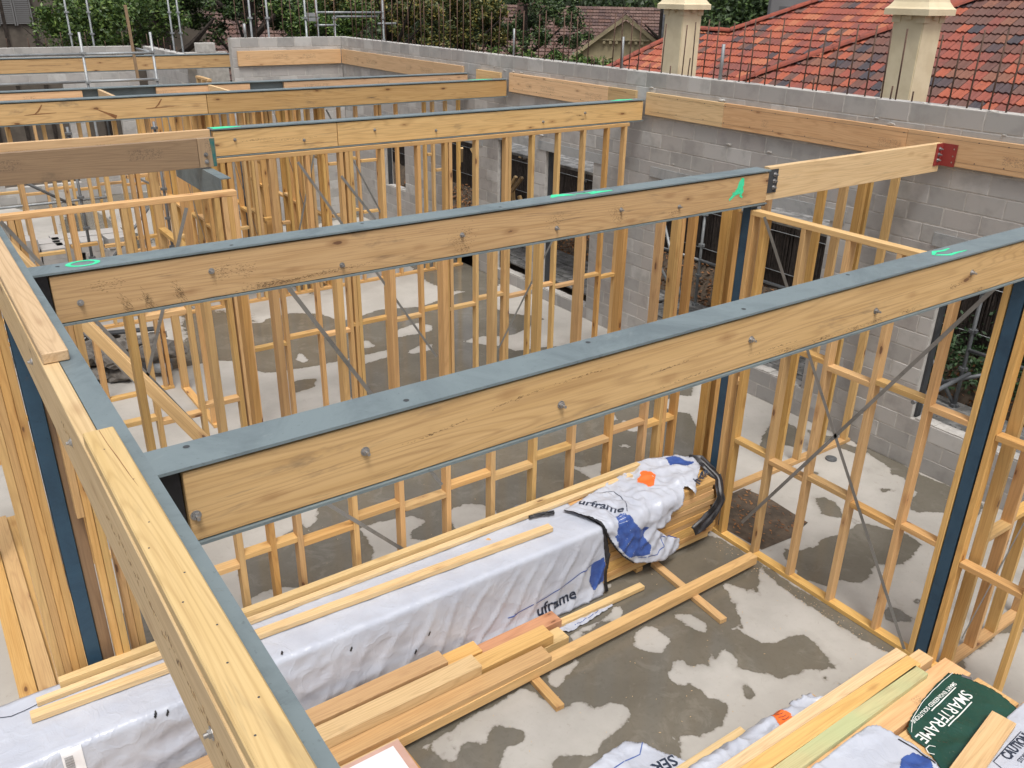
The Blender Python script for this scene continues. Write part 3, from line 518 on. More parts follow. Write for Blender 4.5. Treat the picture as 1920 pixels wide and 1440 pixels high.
# black smudges near the second beam's left end
sm = plain('black_smudge', (.10, .075, .05), .8, c2=(.3, .2, .1), ns=22)
def grime(parent, y, cx, cz, w_, h_, n, lean=0, mat=None):
    bm = bmesh.new()
    for i in range(n):
        x = random.gauss(0, w_ / 2); zq = random.gauss(0, h_ / 2) + lean * x; l = random.uniform(.003, .014); t = random.uniform(.0008, .003)
        if not (3.33 < cz + zq < 3.57): continue
        bm.faces.new([bm.verts.new(p) for p in ((x, 0, zq), (x + l, 0, zq + lean * l), (x + l * .9, 0, zq + t + lean * l), (x + l * .1, 0, zq + t))])
    put('smudge', mesh_of(bm), mat or sm, (cx, y, cz), None, parent)
Y2, Y1, Y3 = 4.7640, 2.4292, 9.2042
sm.node_tree.nodes['Principled BSDF'].inputs['Alpha'].default_value = .5
for (x, zq) in ((.84, 3.36), (.95, 3.37), (1.12, 3.385)): grime(B2, Y2, x, zq, .03, .05, 170, -1.1)
grime(B2, Y2, 1.85, 3.352, .45, .012, 420, .05); grime(B2, Y2, 1.62, 3.35, .12, .02, 160); grime(B2, Y2, .75, 3.49, .1, .03, 70)
for (x, zq) in ((1.36, 3.46), (2.93, 3.42), (2.98, 3.36), (3.0, 3.46), (4.36, 3.40), (4.33, 3.45), (3.75, 3.46), (4.95, 3.36), (1.5, 3.45)): grime(B2, Y2, x, zq, .07, .05, 90)
for (x, zq, w_, a) in ((1.4, 3.46, .28, .10), (2.1, 3.52, .3, .03), (2.75, 3.36, .3, .03), (3.3, 3.375, .25, .02), (1.75, 3.50, .2, .1), (2.6, 3.44, .2, .05)): grime(B1, Y1, x, zq, w_ * .6, .005, 45, a)
for (x, zq) in ((4.15, 3.345), (3.95, 3.34), (3.7, 3.342), (4.45, 3.345), (3.4, 3.34), (5.2, 3.34), (4.9, 3.41)): grime(B1, Y1, x, zq, .08, .012, 60)
for (x, zq, w_) in ((3.6, 3.44, .3), (7.6, 3.45, .06), (7.65, 3.40, .05), (7.4, 3.5, .1), (3.2, 3.46, .2)): grime(B3, Y3, x, zq, w_, .012, 90)
# second beam's timber extension reaching the block wall
EX = root('timber_beam', 'plain timber beam from the end of the second steel beam to a red bracket on the block wall', 'beam', (6.1, 4.79, 3.33))
tbox('beam_timber', (6.08, 8.755), (4.79, 4.85), (3.33, 3.615), 'palepine', EX)
bm = bmesh.new(); bm_box(bm, 0, .13, -.008, 0, 0, .2); put('cleat_plate', mesh_of(bm), 'darksteel', (6.062, 4.79, 3.395), None, EX)
for zz in (3.44, 3.495, 3.55): bolt((6.15, 4.782, zz), EX)
bm = bmesh.new(); bm_box(bm, 0, .115, -.008, 0, 0, .22); bm_box(bm, .107, .115, -.16, -.008, 0, .22); put('angle_bracket', mesh_of(bm), 'red', (8.642, 4.79, 3.395), None, EX)
for zz in (3.45, 3.505, 3.56): bolt((8.70, 4.782, zz), EX)
for zz in (3.44, 3.5, 3.57):
    bm = bmesh.new(); bmesh.ops.create_circle(bm, cap_ends=True, radius=.008, segments=10)
    bmesh.ops.rotate(bm, matrix=Matrix.Rotation(R(90), 3, 'Y'), verts=bm.verts); put('bracket_hole', mesh_of(bm), 'zinc', (8.7478, 4.66, zz), None, EX)
# boards bolted along the block walls
LG = root('wall_plate_board', 'orange timber board bolted along the block wall right of the third beam', 'board', (8.765, 3, 3.40))
for a, b in ((-2.5, 1.6), (1.604, 5.2), (5.204, 7.75), (7.754, 9.185)): tbox('board_length', (8.764, 8.806), (a, b), (3.40, 3.70), 'palepine' if a > 7 else 'lvlorange', LG)
LG2 = root('wall_plate_board', 'printed orange board on the block wall between third and fourth beams', 'board', (8.765, 9.5, 3.40)); tbox('board_length', (8.764, 8.806), (9.40, 9.99), (3.40, 3.70), 'palepine', LG2); tbox('board_length', (8.764, 8.806), (9.994, 12.53), (3.40, 3.70), 'lvlorange', LG2)
tag(tbox('wall_plate_board', (8.764, 8.806), (12.80, 13.55), (3.40, 3.68), 'palepine'), 'short pale board on the block wall between the fourth and fifth beams', 'board')
tag(tbox('wall_plate_board', (8.764, 8.806), (14.0, 19.14), (3.40, 3.70), 'lvlorange'), 'long printed orange board on the block wall running to the far corner', 'board')
tag(tbox('wall_plate_board', (6.40, 8.755), (19.15, 19.195), (3.40, 3.70), 'lvlorange'), 'printed orange board across the back end wall', 'board')
# lines of nail heads and chalk line on the boards
for root_, y0, y1 in ((LG, 3.4, 9.1), (LG2, 9.6, 12.4)):
    bm = bmesh.new(); yv = y0
    while yv < y1:
        for zz in (3.455, 3.655):
            bm_box(bm, -.001, .002, yv, yv + .010, zz, zz + .010)
        yv += random.uniform(.25, .5)
    for zz in (3.45, 3.66): bm_box(bm, -.0006, .001, y0, y1, zz, zz + .0015)
    put('nail_heads', mesh_of(bm), 'darksteel', (8.7635, 0, 0), None, root_)
# joists left of beam 3 and short infill joists between beams 4 and 5
tag(tbox('timber_joist', (-2.5, 2.70), (9.20, 9.26), (3.31, 3.60), 'lvlorange'), 'pale orange joist in line with the third beam on its left', 'joist')
LB = root('timber_beam', 'weathered brown printed beam end with teal paint at its tip and two bolts', 'beam', (-2, 8.5, 3.35))
tbox('beam_timber', (-2.6, 2.36), (8.5, 8.56), (3.355, 3.625), 'lvlbrown', LB); tbox('beam_timber', (2.364, 2.53), (8.5, 8.56), (3.355, 3.625), 'lvlbrown', LB)
teal = plain('teal_paint', (.02, .14, .14), .6, c2=(.1, .16, .12), ns=14)
stroke([(2.50, 8.497, 3.62), (2.505, 8.497, 3.5), (2.508, 8.497, 3.36)], [.045, .035, .03], LB, (0, 1, 0), teal, 'paint_end')
for zz in (3.41, 3.475): bolt((2.43, 8.498, zz), LB)
for x in (2.55, 4.1):
    tag(tbox('timber_joist', (x, x + .045), (12.72, 13.77), (3.36, 3.585), 'palepine'), 'pale cross joist between fourth and fifth beams, ' + ('left one' if x < 3 else 'right one'), 'joist')
ST = root('steel_beam_stub', 'short grey steel channel ending under the weathered brown beam', 'steel beam', (2.4, 8, 3.1))
bm = bmesh.new(); bm_box(bm, 0, .1, 0, 1.5, .22, .23); bm_box(bm, 0, .1, 0, 1.5, 0, .01); bm_box(bm, 0, .008, 0, 1.5, .01, .22); put('channel', mesh_of(bm), 'steel', (2.38, 7.98, 3.11), None, ST)
# ------------------------------------------------------------ left edge beam along y
LE = root('steel_timber_beam', 'left edge beam running towards the camera, steel flange beside a pale bolted timber', 'beam', (.34, 3, ZB))
bm = bmesh.new(); y0, y1 = -1.2, 8.2
bm_box(bm, 0, .085, y0, y1, .279, .29); bm_box(bm, 0, .085, y0, y1, 0, .011); bm_box(bm, 0, .007, y0, y1, .011, .279); put('steel_section', mesh_of(bm), 'steel', (.342, 0, ZB), None, LE)
tbox('timber_facing', (.28, .340), (-1.2, 8.2), (ZB, 3.6), 'palepine', LE)
for (yv, zz) in ((3.91, 3.47), (3.05, 3.47), (1.49, 3.46), (5.3, 3.47)): bolt((.28, yv, zz), LE, '-x').scale = (.8, .5, .8)
PKR = root('top_packer', 'X', 'plank', (.33, 1, 3.602)); tbox('plank_body', (.285, .378), (-1.2, 2.73), (3.602, 3.647), 'palepine', PKR, bev=.004)
random.seed(21)
for (x, yv) in ((.32, 2.58), (.35, 2.35), (.33, 2.1), (.30, 1.98), (.345, 1.83), (.31, 1.72), (.35, 1.60), (.33, 1.47), (.35, 1.34), (.31, 1.25)):
    bm = bmesh.new(); bmesh.ops.create_circle(bm, cap_ends=True, radius=.0028, segments=8); put('nail_hole', mesh_of(bm), 'darksteel', (x, yv, 3.6476), None, PKR)
stroke([(.333, 2.72, 3.6477), (.336, 2.6, 3.6477), (.342, 2.5, 3.6477), (.347, 2.38, 3.6477), (.352, 2.3, 3.6477)], [.0025, .002, .003, .002, .0005], PKR, (0, 0, 1), st, 'split_crack')
tag(PKR, 'pale split plank lying on the left edge beam in the foreground', 'plank')
tag(tbox('top_packer', (.285, .380), (3.50, 8.2), (3.602, 3.647), 'palepine', bev=.004), 'pale plank on the left edge beam running off the left side of the photo', 'plank')
# stamped marks along the side of the edge timber
stm = plain('stamp_ink', (.12, .07, .035), .8, c2=(.5, .33, .16), ns=60)
for (a, b) in ((1.1, 2.05), (2.1, 2.55), (3.0, 3.25)):
    bm = bmesh.new(); yv = a
    while yv < b:
        l = random.uniform(.006, .02); zc = 3.46 + random.uniform(-.02, .02); bm_box(bm, -.0004, .0006, yv, yv + l, zc, zc + random.uniform(.003, .02)); yv += l + random.uniform(.003, .012)
    put('print_marks', mesh_of(bm), stm, (.28, 0, 0), None, LE)

# ------------------------------------------------------------ columns
def column(label, x0, x1, y0, y1, z1):
    rt = root('steel_column', label, 'column', ((x0 + x1) / 2, (y0 + y1) / 2, 0))
    tbox('shaft', (x0, x1), (y0, y1), (.012, z1 - .012), 'navy', rt, .004)
    bm = bmesh.new(); bm_box(bm, -.08, .08, -.07, .07, 0, .012); put('base_plate', mesh_of(bm), 'darksteel', ((x0 + x1) / 2, (y0 + y1) / 2, 0), None, rt)
    bm = bmesh.new(); bm_box(bm, -.09, .09, -.08, .08, 0, .011); put('cap_plate', mesh_of(bm), 'darksteel', ((x0 + x1) / 2, (y0 + y1) / 2, z1 - .0115), None, rt)
column('navy steel column under the right end of the nearest beam', 5.915, 6.0, 2.455, 2.545, ZB - .001)
column('navy steel column under the right end of the second beam', 5.915, 6.0, 4.80, 4.885, ZB - .001)
column('navy steel column at the far left under the left edge beam', .295, .385, 5.31, 5.40, ZB - .001)
# ------------------------------------------------------------ stud frames
def frame(label, axis, c, a0, a1, z1, studs, nogs, group=None, plates=True, dep=.09, mat='pine', straps=(), plate_cut=None, name='stud_wall_frame', bottom=True, loc=None):
    """axis 'x': runs along x in plane y=c..c+dep.  nogs: (a_from, a_to, z)"""
    def bx(nm, a, b, z0, z1_, e0=0, e1=0, m=mat):
        if axis == 'x': return tbox(nm, (a, b), (c + e0, c + dep - e1), (z0, z1_), m, rt)
        return tbox(nm, (c + e0, c + dep - e1), (a, b), (z0, z1_), m, rt)
    rt = root(name, label, 'wall frame', (a0, c, 0) if axis == 'x' else (c, a0, 0), group)
    if bottom: bx('bottom_plate', a0, a1, .001, .045)
    bx('top_plate', a0, a1, z1 - .045, z1)
    zb = .0455 if bottom else .001
    for s_ in studs: bx('stud', s_ - .0225, s_ + .0225, zb, z1 - .0455, .001, .001)
    for (a, b, z) in nogs: bx('nogging', a, b, z - .0225, z + .0225, .002, .002)
    for (a, za, b, zb_) in straps:
        off = c - .0035
        p0, p1 = ((a, off, za), (b, off, zb_)) if axis == 'x' else ((off, a, za), (off, b, zb_))
        tim('brace_strap', p0, p1, .0015 if False else .03, .0012, 'strap', rt, up=(0, 1, 0) if axis == 'x' else (1, 0, 0), bev=0)
    return rt
def nogrow(studs, z, dz=.06, flip=0):
    return [(a + .023, b - .023, z + (dz if (i + flip) % 2 else 0)) for i, (a, b) in enumerate(zip(studs, studs[1:])) if b - a > .1]
W1S = [.94, 1.41, 1.86, 2.32, 2.73, 3.17, 3.62, 4.07, 4.51, 4.97, 5.42, 5.83]
s1 = [.605, .652] + W1S + [1.65, 5.62, 5.67]
frame('long stud wall behind the wrapped timber pack, under the second beam', 'x', 5.32, .58, 5.9, 3.45, s1, nogrow(W1S, 1.08), straps=[(1.9, 3.2, 3.1, 1.2), (3.0, .4, 1.6, 1.9)])
W3S = [4.65, 4.24, 3.82, 3.38, 2.92, 2.575]
frame('stud wall running between the two navy columns on the right, with crossed steel straps', 'y', 5.91, 2.555, 4.797, 3.27, W3S + [4.774, 4.912], [(b + .023, a - .023, 1.06 + (.0 if i % 2 else .04)) for i, (a, b) in enumerate(zip(W3S, W3S[1:]))] + [(b + .023, a - .023, 2.15 + (.04 if i % 2 else .0)) for i, (a, b) in enumerate(zip(W3S, W3S[1:]))], straps=[(4.40, .30, 2.62, 3.22), (4.64, 3.24, 2.62, .05)])
for (p0, p1) in (((5.9, 2.62, 3.27), (5.9, 2.62, 3.0)),): pass
frame('stud wall under the timber beam at the right, closing against the block wall', 'x', 5.15, 6.02, 8.78, 3.48, [6.08, 6.2, 6.62, 7.45, 7.80, 8.12, 8.22, 8.70], [(6.22, 6.6, 1.35), (7.47, 7.78, 2.0), (7.82, 8.1, 1.9)])
frame('near right stud frame continuing past the column towards the camera', 'y', 5.91, .8, 2.44, 3.27, [1.9, 1.4, .95, 2.417], [(1.925, 2.39, 1.04), (1.925, 2.39, 2.13), (1.425, 1.875, 1.06), (1.425, 1.875, 2.13)])
frame('stud frame leading right from the nearest column, lower right edge of the photo', 'x', 2.30, 6.03, 8.7, 3.2, [6.06, 6.42, 6.75, 7.2, 7.65, 8.1, 8.6], [(6.08, 6.4, 1.25), (6.44, 6.73, 1.3), (6.77, 7.18, 1.25), (6.08, 6.4, 2.25), (6.44, 6.73, 2.2)], straps=[(6.1, .3, 7.4, 2.6)])
W2S = [2.78, 2.85, 3.3, 3.72, 4.12, 4.19, 4.64, 5.12, 5.5, 5.95, 6.4, 6.82, 7.25, 7.68, 8.1, 8.42]
frame('stud wall under the third beam with its pale top plate', 'x', 9.165, 2.72, 8.48, 3.305, W2S + [4.24, 5.56, 6.45], nogrow([x for x in W2S if x not in (2.85, 4.19)], 1.12) + nogrow([2.85, 3.3, 3.72, 4.12], 2.2), straps=[(3.6, 3.2, 5.3, .5), (7.3, 2.0, 6.3, .4), (4.1, 3.0, 4.9, 1.9)])
F1S = [.62, .67, 1.05, 1.45, 1.85, 2.22, 2.285, 2.331, 2.377]
frame('stud frame left of centre with a strapped top plate and double end stud', 'x', 7.60, -1.0, 2.40, 3.30, [-.9, -.5, -.1, .3] + F1S, nogrow([-.9, -.5, -.1, .3, .62, 1.05, 1.45, 1.85, 2.22], 2.28) + nogrow([-.9, -.5, -.1, .3, .62, 1.05, 1.45, 1.85, 2.22], 1.25), straps=[(.55, 3.26, 1.9, .9), (1.95, 3.2, 1.35, 1.6)])
F2S = [-.7, -.25, .2, .65, 1.1, 1.55, 2.0, 2.28, 2.35]
frame('stud frame behind, standing next to the heap of rubble', 'x', 11.15, -.8, 2.38, 3.22, F2S, nogrow(F2S, 1.3), straps=[(.3, 2.9, 1.9, .2)])
frame('short stud wall running towards the camera from the rubble-side frame', 'y', 2.45, 9.7, 11.10, 3.22, [11.07, 11.02, 9.78], [(9.81, 10.98, 2.2)])
W7S = [-1.3, -.85, -.4, .05, .5, .95, 1.36, 1.80, 2.26, 2.74, 3.19, 3.63, 3.96, 4.07, 4.19, 4.34, 4.59, 4.72, 4.77, 5.02, 5.08, 5.31, 5.44, 5.58, 5.74, 5.95, 6.0, 6.29, 6.6, 6.99, 7.05, 7.37, 7.94, 8.11, 8.38, 8.66]
frame('dense stud wall under the fifth beam, studs tightest left of the middle', 'x', 13.95, -1.4, 8.72, 3.5, W7S, [(a + .023, b - .023, z) for a, b, z in ((1.38, 1.78, 1.3), (1.82, 2.24, 1.36), (2.28, 2.72, 1.3), (2.76, 3.17, 1.36), (3.21, 3.61, 1.3), (4.36, 4.57, 1.3), (4.8, 5.0, 1.4), (5.1, 5.29, 1.3), (6.02, 6.27, 1.3), (6.31, 6.58, 1.36), (6.62, 6.97, 1.3), (6.02, 6.27, 2.2), (6.31, 6.58, 2.26), (6.62, 6.97, 2.2), (7.96, 8.09, 2.2), (8.13, 8.36, 1.9), (2.76, 3.17, 2.3), (1.38, 1.78, 2.4))], straps=[(6.05, 3.1, 7.3, .6), (-.6, 3.0, .6, 1.4), (5.3, .8, 5.9, 2.8)])
for xx, lb in ((4.0, 'partition of studs at the back, leftmost of the three side by side'), (4.9, 'partition of studs at the back, between two like it'), (5.9, 'partition of studs at the back, nearest the block wall')):
    Sx = [14.12, 14.55, 15.0, 15.05, 15.45, 15.9, 16.35, 16.8, 17.25, 17.7, 18.1]
    frame(lb, 'y', xx, 14.06, 18.14, 3.2, Sx, nogrow([s for s in Sx if s != 15.05], 1.3) + nogrow([s for s in Sx if s != 15.05], 2.3), straps=[(14.3, .5, 16.0, 2.9)])
tag(tube('drain_pipe', [(5.3, 16.3, 0), (5.3, 16.3, 3.3)], .1, 'galvdark', n=14), 'tall grey drain pipe standing among the back partitions', 'pipe')
frame('stud partition beyond the fourth beam with one pale sloping top plate', 'y', 5.45, 18.3, 19.1, 3.25, [18.35, 18.7, 19.05], [], mat='palepine')
frame('far stud frame standing just in front of the back walls', 'x', 18.2, .8, 4.5, 2.7, [.85, 1.3, 1.75, 2.2, 2.65, 3.1, 3.55, 4.0, 4.45], nogrow([.85, 1.3, 1.75, 2.2, 2.65, 3.1, 3.55, 4.0, 4.45], 1.35))
# left: laminated cluster of studs beside the left column, and the pair to its right
CL = root('stud_cluster', 'thick cluster of studs nailed side by side left of the far left column', 'stud cluster', (.1, 4.6, 0))
for i in range(4): tbox('stud', (.104 + i * .046, .1485 + i * .046), (5.30 + random.uniform(0, .012), 5.41), (.002, 3.30 + (.0)), 'pine', CL)
CR = root('stud_cluster', 'pair of studs with a short block between column and left edge beam', 'stud cluster', (.5, 4.7, 0))
tbox('stud', (.465, .509), (5.22, 5.31), (.002, 3.29), 'pine', CR); tbox('stud', (.512, .556), (5.22, 5.31), (.002, 3.29), 'pine', CR); tbox('packing_block', (.42, .463), (5.22, 5.31), (1.9, 3.29), 'pine', CR); tbox('stud', (.388, .462), (5.33, 5.36), (.002, 3.29), 'lvlbrown', CR)
# long sloping timber prop at left
tag(tim('timber_prop', (.30, 7.5, 3.50), (1.58, 5.42, 1.62), .045, .09, 'pine', up=(0, .3, 1)), 'long pine prop sloping down from the left frame to the long stud wall', 'prop')
# ------------------------------------------------------------ sheets, text on sheets
def sheet(name, poly, fn, step, mat, parent=None, off=0.0, thick=.0025, loc=None):
    """thin plastic/paper sheet: 2-D outline poly in (u,v), bent over surface fn(u,v,off)->xyz"""
    P_ = np.array(poly); lo = P_.min(0) - step; hi = P_.max(0) + step
    us = np.arange(lo[0], hi[0], step); vs = np.arange(lo[1], hi[1], step)
    U, V = np.meshgrid(us, vs); pts = np.stack([U.ravel(), V.ravel()], 1); sd = sdpoly(pts, poly).reshape(U.shape)
    c = Vector(loc) if loc else Vector(fn(float(P_[:, 0].mean()), float(P_[:, 1].mean()), 0))
    bm = bmesh.new(); vm = {}
    # pull nearly-inside points to the outline so the edge is clean
    def vert(i, j):
        if (i, j) in vm: return vm[(i, j)]
        u, v = float(us[j]), float(vs[i])
        if sd[i, j] < 0:
            best = None
            for k in range(len(poly)):
                a = P_[k]; e = P_[(k + 1) % len(poly)] - a; t = np.clip(((u - a[0]) * e[0] + (v - a[1]) * e[1]) / max(e @ e, 1e-9), 0, 1); q = a + t * e; dd = (q[0] - u) ** 2 + (q[1] - v) ** 2
                if best is None or dd < best[0]: best = (dd, q)
            u, v = float(best[1][0]), float(best[1][1])
        vm[(i, j)] = bm.verts.new(Vector(fn(u, v, off)) - c); return vm[(i, j)]
    for i in range(len(vs) - 1):
        for j in range(len(us) - 1):
            s4 = (sd[i, j], sd[i, j + 1], sd[i + 1, j + 1], sd[i + 1, j])
            if sum(s4) / 4 > 0 and max(s4) > 0:
                q = [vert(i, j), vert(i, j + 1), vert(i + 1, j + 1), vert(i + 1, j)]
                try: bm.faces.new(q)
                except ValueError: pass
    bmesh.ops.remove_doubles(bm, verts=bm.verts, dist=1e-5)
    bmesh.ops.recalc_face_normals(bm, faces=bm.faces[:])
    me = D.meshes.new(name); bm.to_mesh(me); bm.free()
    for p in me.polygons: p.use_smooth = True
    o = put(name, me, mat, c, None, parent)
    if thick: md = o.modifiers.new('thickness', 'SOLIDIFY'); md.thickness = thick; md.offset = -1
    return o
FLIP = {}
def text_on(name, s, size, u0, v0, ang, fn, off, mat, parent, bold=.0, sub=2, squash=1.0):
    """lettering whose outline is bent over fn; (u0,v0) start of baseline, ang reading direction in the uv plane"""
    cu = D.curves.new('txt', 'FONT'); cu.body = s; cu.size = size; cu.offset = bold; cu.resolution_u = 3; ob = D.objects.new('txt', cu)
    COL.objects.link(ob); dg = bpy.context.evaluated_depsgraph_get(); me = D.meshes.new_from_object(ob.evaluated_get(dg)); D.objects.remove(ob)
    bm = bmesh.new(); bm.from_mesh(me); bmesh.ops.triangulate(bm, faces=bm.faces[:])
    for _ in range(sub):
        long_ = [e for e in bm.edges if e.calc_length() > size * .25]
        if long_: bmesh.ops.subdivide_edges(bm, edges=long_, cuts=1); bmesh.ops.triangulate(bm, faces=bm.faces[:])
    c = Vector(fn(u0, v0, 0)); ca, sa = math.cos(ang), math.sin(ang)
    for v in bm.verts:
        x, y = v.co.x * squash, v.co.y; v.co = Vector(fn(u0 + x * ca - y * sa, v0 + x * sa + y * ca, off)) - c
    m2 = D.meshes.new(name); bm.to_mesh(m2); bm.free(); return put(name, m2, mat, c, None, parent)

# ------------------------------------------------------------ main wrapped pack
def prof(v):
    """distance v across the pack from its back top edge -> (y,z, ny,nz)"""
    T, r = .58, .03
    if v < 0: return 5.25 + .01, .70 + v, 1, 0
    if v < T: return 5.25 - v, .70, 0, 1
    if v < T + .05:
        a = (v - T) / .05 * math.pi / 2; return 5.25 - T - r * math.sin(a), .70 - r * (1 - math.cos(a)), -math.sin(a), math.cos(a)
    w_ = v - T - .05; return 5.25 - T - r - .03 * w_, .70 - r - w_, -1, 0
def ridge(x): return 1 - abs(math.sin(x))
def s1(u, v, off):
    y, z, ny, nz = prof(v); fr = max(0, min(1, (v - .62) / .15))
    n1 = mn.noise(Vector((u * 1.7, v * 2.2, 1))); n2 = mn.noise(Vector((u * 6 - v * 5, v * 3, 5))); n3 = mn.noise(Vector((u * 16, v * 13, 8)))
    k = max(0, min(1, (u - 1.4) / 1.5))
    fold = (ridge((u * 1.0 - z * .75) * 13 + 2.2 * n1) ** 3.5) * .017 * fr * (.25 + k * .9) * (1 - .3 * max(0, z - .4))
    crump = (.5 - abs(mn.noise(Vector((u * 3.2 + v, v * 4.2, 12)))) - .4 * abs(mn.noise(Vector((u * 8, v * 7 + u * 3, 17))))) * .026 * (1.15 - k) * (.3 + fr)
    h = off + .004 + fold + crump + .006 * n2 + .003 * n3 + .010 * n1 * fr
    if z < .12 and fr > 0: h += (.12 - z) * .35
    z2 = z + nz * h
    sag = .0
    return (u, y + ny * h, max(.006 + off, z2 - sag))
PK = root('timber_pack', 'long pack of framing timber under white plastic wrap lying along the long stud wall', 'timber pack', (2, 4.95, 0))
for b in range(5): tbox('bearer', (-.2 + b * 1.25, -.12 + b * 1.25), (4.66, 5.22), (.002, .045), 'pine', PK)
lay = 12; hh = (.70 - .047) / lay
random.seed(3)
for k in range(lay):
    tw = random.uniform(0, .02); z0 = .047 + k * hh
    for j in range(5):
        if 0 < k < lay - 1 and 0 < j < 4: xs0 = 5.2
        else: xs0 = 3.2
        e = random.uniform(-.07, .05); yb = 5.235 - j * .115 + random.uniform(-.004, .004)
        tbox('board', (xs0, 5.80 + e), (yb - .112, yb), (z0 + .0008, z0 + hh - .0008), 'pine', PK, .003)
sheet('plastic_wrap', [(-.45, -.25), (4.31, -.25), (4.30, .2), (4.33, .66), (4.36, .8), (4.35, 1.25), (4.32, 1.30), (-.45, 1.30)], s1, .022, 'wrap', PK, thick=.002, loc=(2, 4.95, 0))
sheet('hem_strip', [(4.28, .2), (4.315, .2), (4.355, .66), (4.40, .9), (4.385, 1.27), (4.35, 1.27), (4.345, .9), (4.31, .66)], s1, .012, 'black', PK, .006, .001)
text_on('lettering', 'urframe', .135, 3.60, 1.235, R(-7), lambda u, v, o: s1(u, 2 * 1.19 - v if 0 else v, o), .006, 'ink', PK, .002) if 0 else None
def s1f(u, v, off): return s1(u, 1.26 - v, off)      # v upward from the foot of the front face
text_on('lettering', 'uframe', .15, 3.60, .045, R(3), s1f, .007, 'ink', PK, .003)
def line_on(pts, w_, fn, off, mat, parent, name='printed_line', seg=8):
    P2 = []
    for a, b in zip(pts, pts[1:]):
        for i in range(seg): P2.append((a[0] + (b[0] - a[0]) * i / seg, a[1] + (b[1] - a[1]) * i / seg))
    P2.append(pts[-1]); bm = bmesh.new(); c = Vector(fn(*P2[0], 0)); L = []
    for i, p in enumerate(P2):
        q0, q1 = P2[max(i - 1, 0)], P2[min(i + 1, len(P2) - 1)]; dx, dy = q1[0] - q0[0], q1[1] - q0[1]; l = math.hypot(dx, dy) or 1; nx_, ny_ = -dy / l * w_ / 2, dx / l * w_ / 2
        L.append((bm.verts.new(Vector(fn(p[0] + nx_, p[1] + ny_, off)) - c), bm.verts.new(Vector(fn(p[0] - nx_, p[1] - ny_, off)) - c)))
    for A, B in zip(L, L[1:]): bm.faces.new((A[0], B[0], B[1], A[1]))
    return put(name, mesh_of(bm), mat, c, None, parent)
line_on([(3.3, .16), (3.7, .20), (4.0, .27), (4.2, .33)], .008, s1f, .006, 'blueprint', PK)
sheet('printed_patch', [(4.18, .16), (4.20, .34), (4.34, .36), (4.35, .10), (4.22, .06)], s1f, .012, 'blueprint', PK, .006, 0)
line_on([(-.42, .05), (-.2, .14), (.0, .12), (.05, .1)], .006, s1, .005, 'ink', PK); line_on([(.3, -.02), (.45, .06), (.7, .03)], .01, s1, .005, 'blueprint', PK)
sheet('paper_label', [(.0, .45), (.0, .66), (.115, .66), (.115, .45)], s1f, .012, 'paper', PK, .006, 0)
bm = bmesh.new(); c = Vector(s1f(.05, .5, .0)); zq = .49
for i in range(22):
    u0 = .015; 
    hh_ = random.uniform(.0015, .004); a = [Vector(s1f(u, zq + dz, .0105)) - c for u, dz in ((.012, 0), (.06, 0), (.06, hh_), (.012, hh_))]; bm.faces.new([bm.verts.new(p) for p in a]); zq += .006
put('barcode', mesh_of(bm), 'barcode', c, None, PK)
# little tears in the wrap
for (u, v) in ((1.3, .7), (1.42, .68), (.55, .62), (.62, .6), (2.55, .33), (2.42, .22), (1.9, .5)):
    sheet('tear', [(u, v), (u + .018, v + .03), (u + .012, v + .055), (u - .008, v + .02)], s1f, .006, 'black', PK, .005, 0)
# loose second cover over the open end
def s2(u, v, off):
    y, z, ny, nz = prof(v); fr = max(0, min(1, (v - .6) / .2))
    n1 = mn.noise(Vector((u * 3.1, v * 3.3, 21))); n2 = .6 - abs(mn.noise(Vector((u * 5, v * 5 + u * 2, 25)))) - .4 * abs(mn.noise(Vector((u * 11 - v * 4, v * 9, 29)))); n3 = mn.noise(Vector((u * 19, v * 17, 28)))
    h = .022 + off + .04 * max(0, n1) + .05 * n2 + .006 * n3 + fr * (.012 + .05 * (v - .6)) + (.03 if v < .5 and u > 5.1 else 0) * max(0, min(1, (u - 5.1) * 4))
    x = u
    return (x, y + ny * h, z + nz * h)
CV = root('plastic_cover', 'loose torn white cover with orange sticker draped over the open end of the pack', 'plastic cover', (5, 4.9, .7))
sheet('cover_sheet', [(5.45, .02), (5.8, .2), (5.75, .39), (5.65, .47), (5.42, .63), (5.36, .56), (5.3, .60), (5.25, .67), (5.14, .72), (5.10, .79), (5.02, .82), (4.92, .80), (5.05, .92), (5.24, 1.02), (5.2, 1.1), (5.11, 1.15), (4.99, 1.15), (4.82, 1.11), (4.67, 1.07), (4.52, .93), (4.42, .8), (4.33, .62), (4.25, .4), (4.18, .23), (4.42, .19), (4.63, .15), (5.0, .07), (5.25, 0)], s2, .014, 'wrap', CV, 0, .002, loc=(5, 4.9, .7))
line_on([(4.18, .23), (4.25, .4), (4.33, .62), (4.42, .8), (4.52, .93), (4.67, 1.07)], .022, s2, -.006, 'black', CV, 'cover_edge')
sheet('orange_sticker', [(5.24, .14), (5.27, .27), (5.12, .40), (5.06, .38), (5.07, .30), (5.03, .27), (5.09, .20), (5.15, .19), (5.17, .15)], s2, .012, 'orange', CV, .003, 0)
sheet('printed_patch', [(4.50, .56), (4.62, .60), (4.72, .73), (4.84, .75), (4.77, .83), (4.86, .95), (4.82, 1.02), (4.72, 1.01), (4.58, .97), (4.46, .82), (4.42, .70)], s2, .012, 'blueprint', CV, .003, 0)
sheet('printed_patch', [(5.55, .1), (5.68, .18), (5.73, .33), (5.62, .34), (5.5, .22)], s2, .012, 'blueprint', CV, .003, 0)
def s2m(u, v, off): return s2(u, .9 - v, off)       # mirrored so letters read correctly
text_on('lettering', 'urframe', .13, 4.33, .66, R(-54), s2m, .004, 'ink', CV, .003)
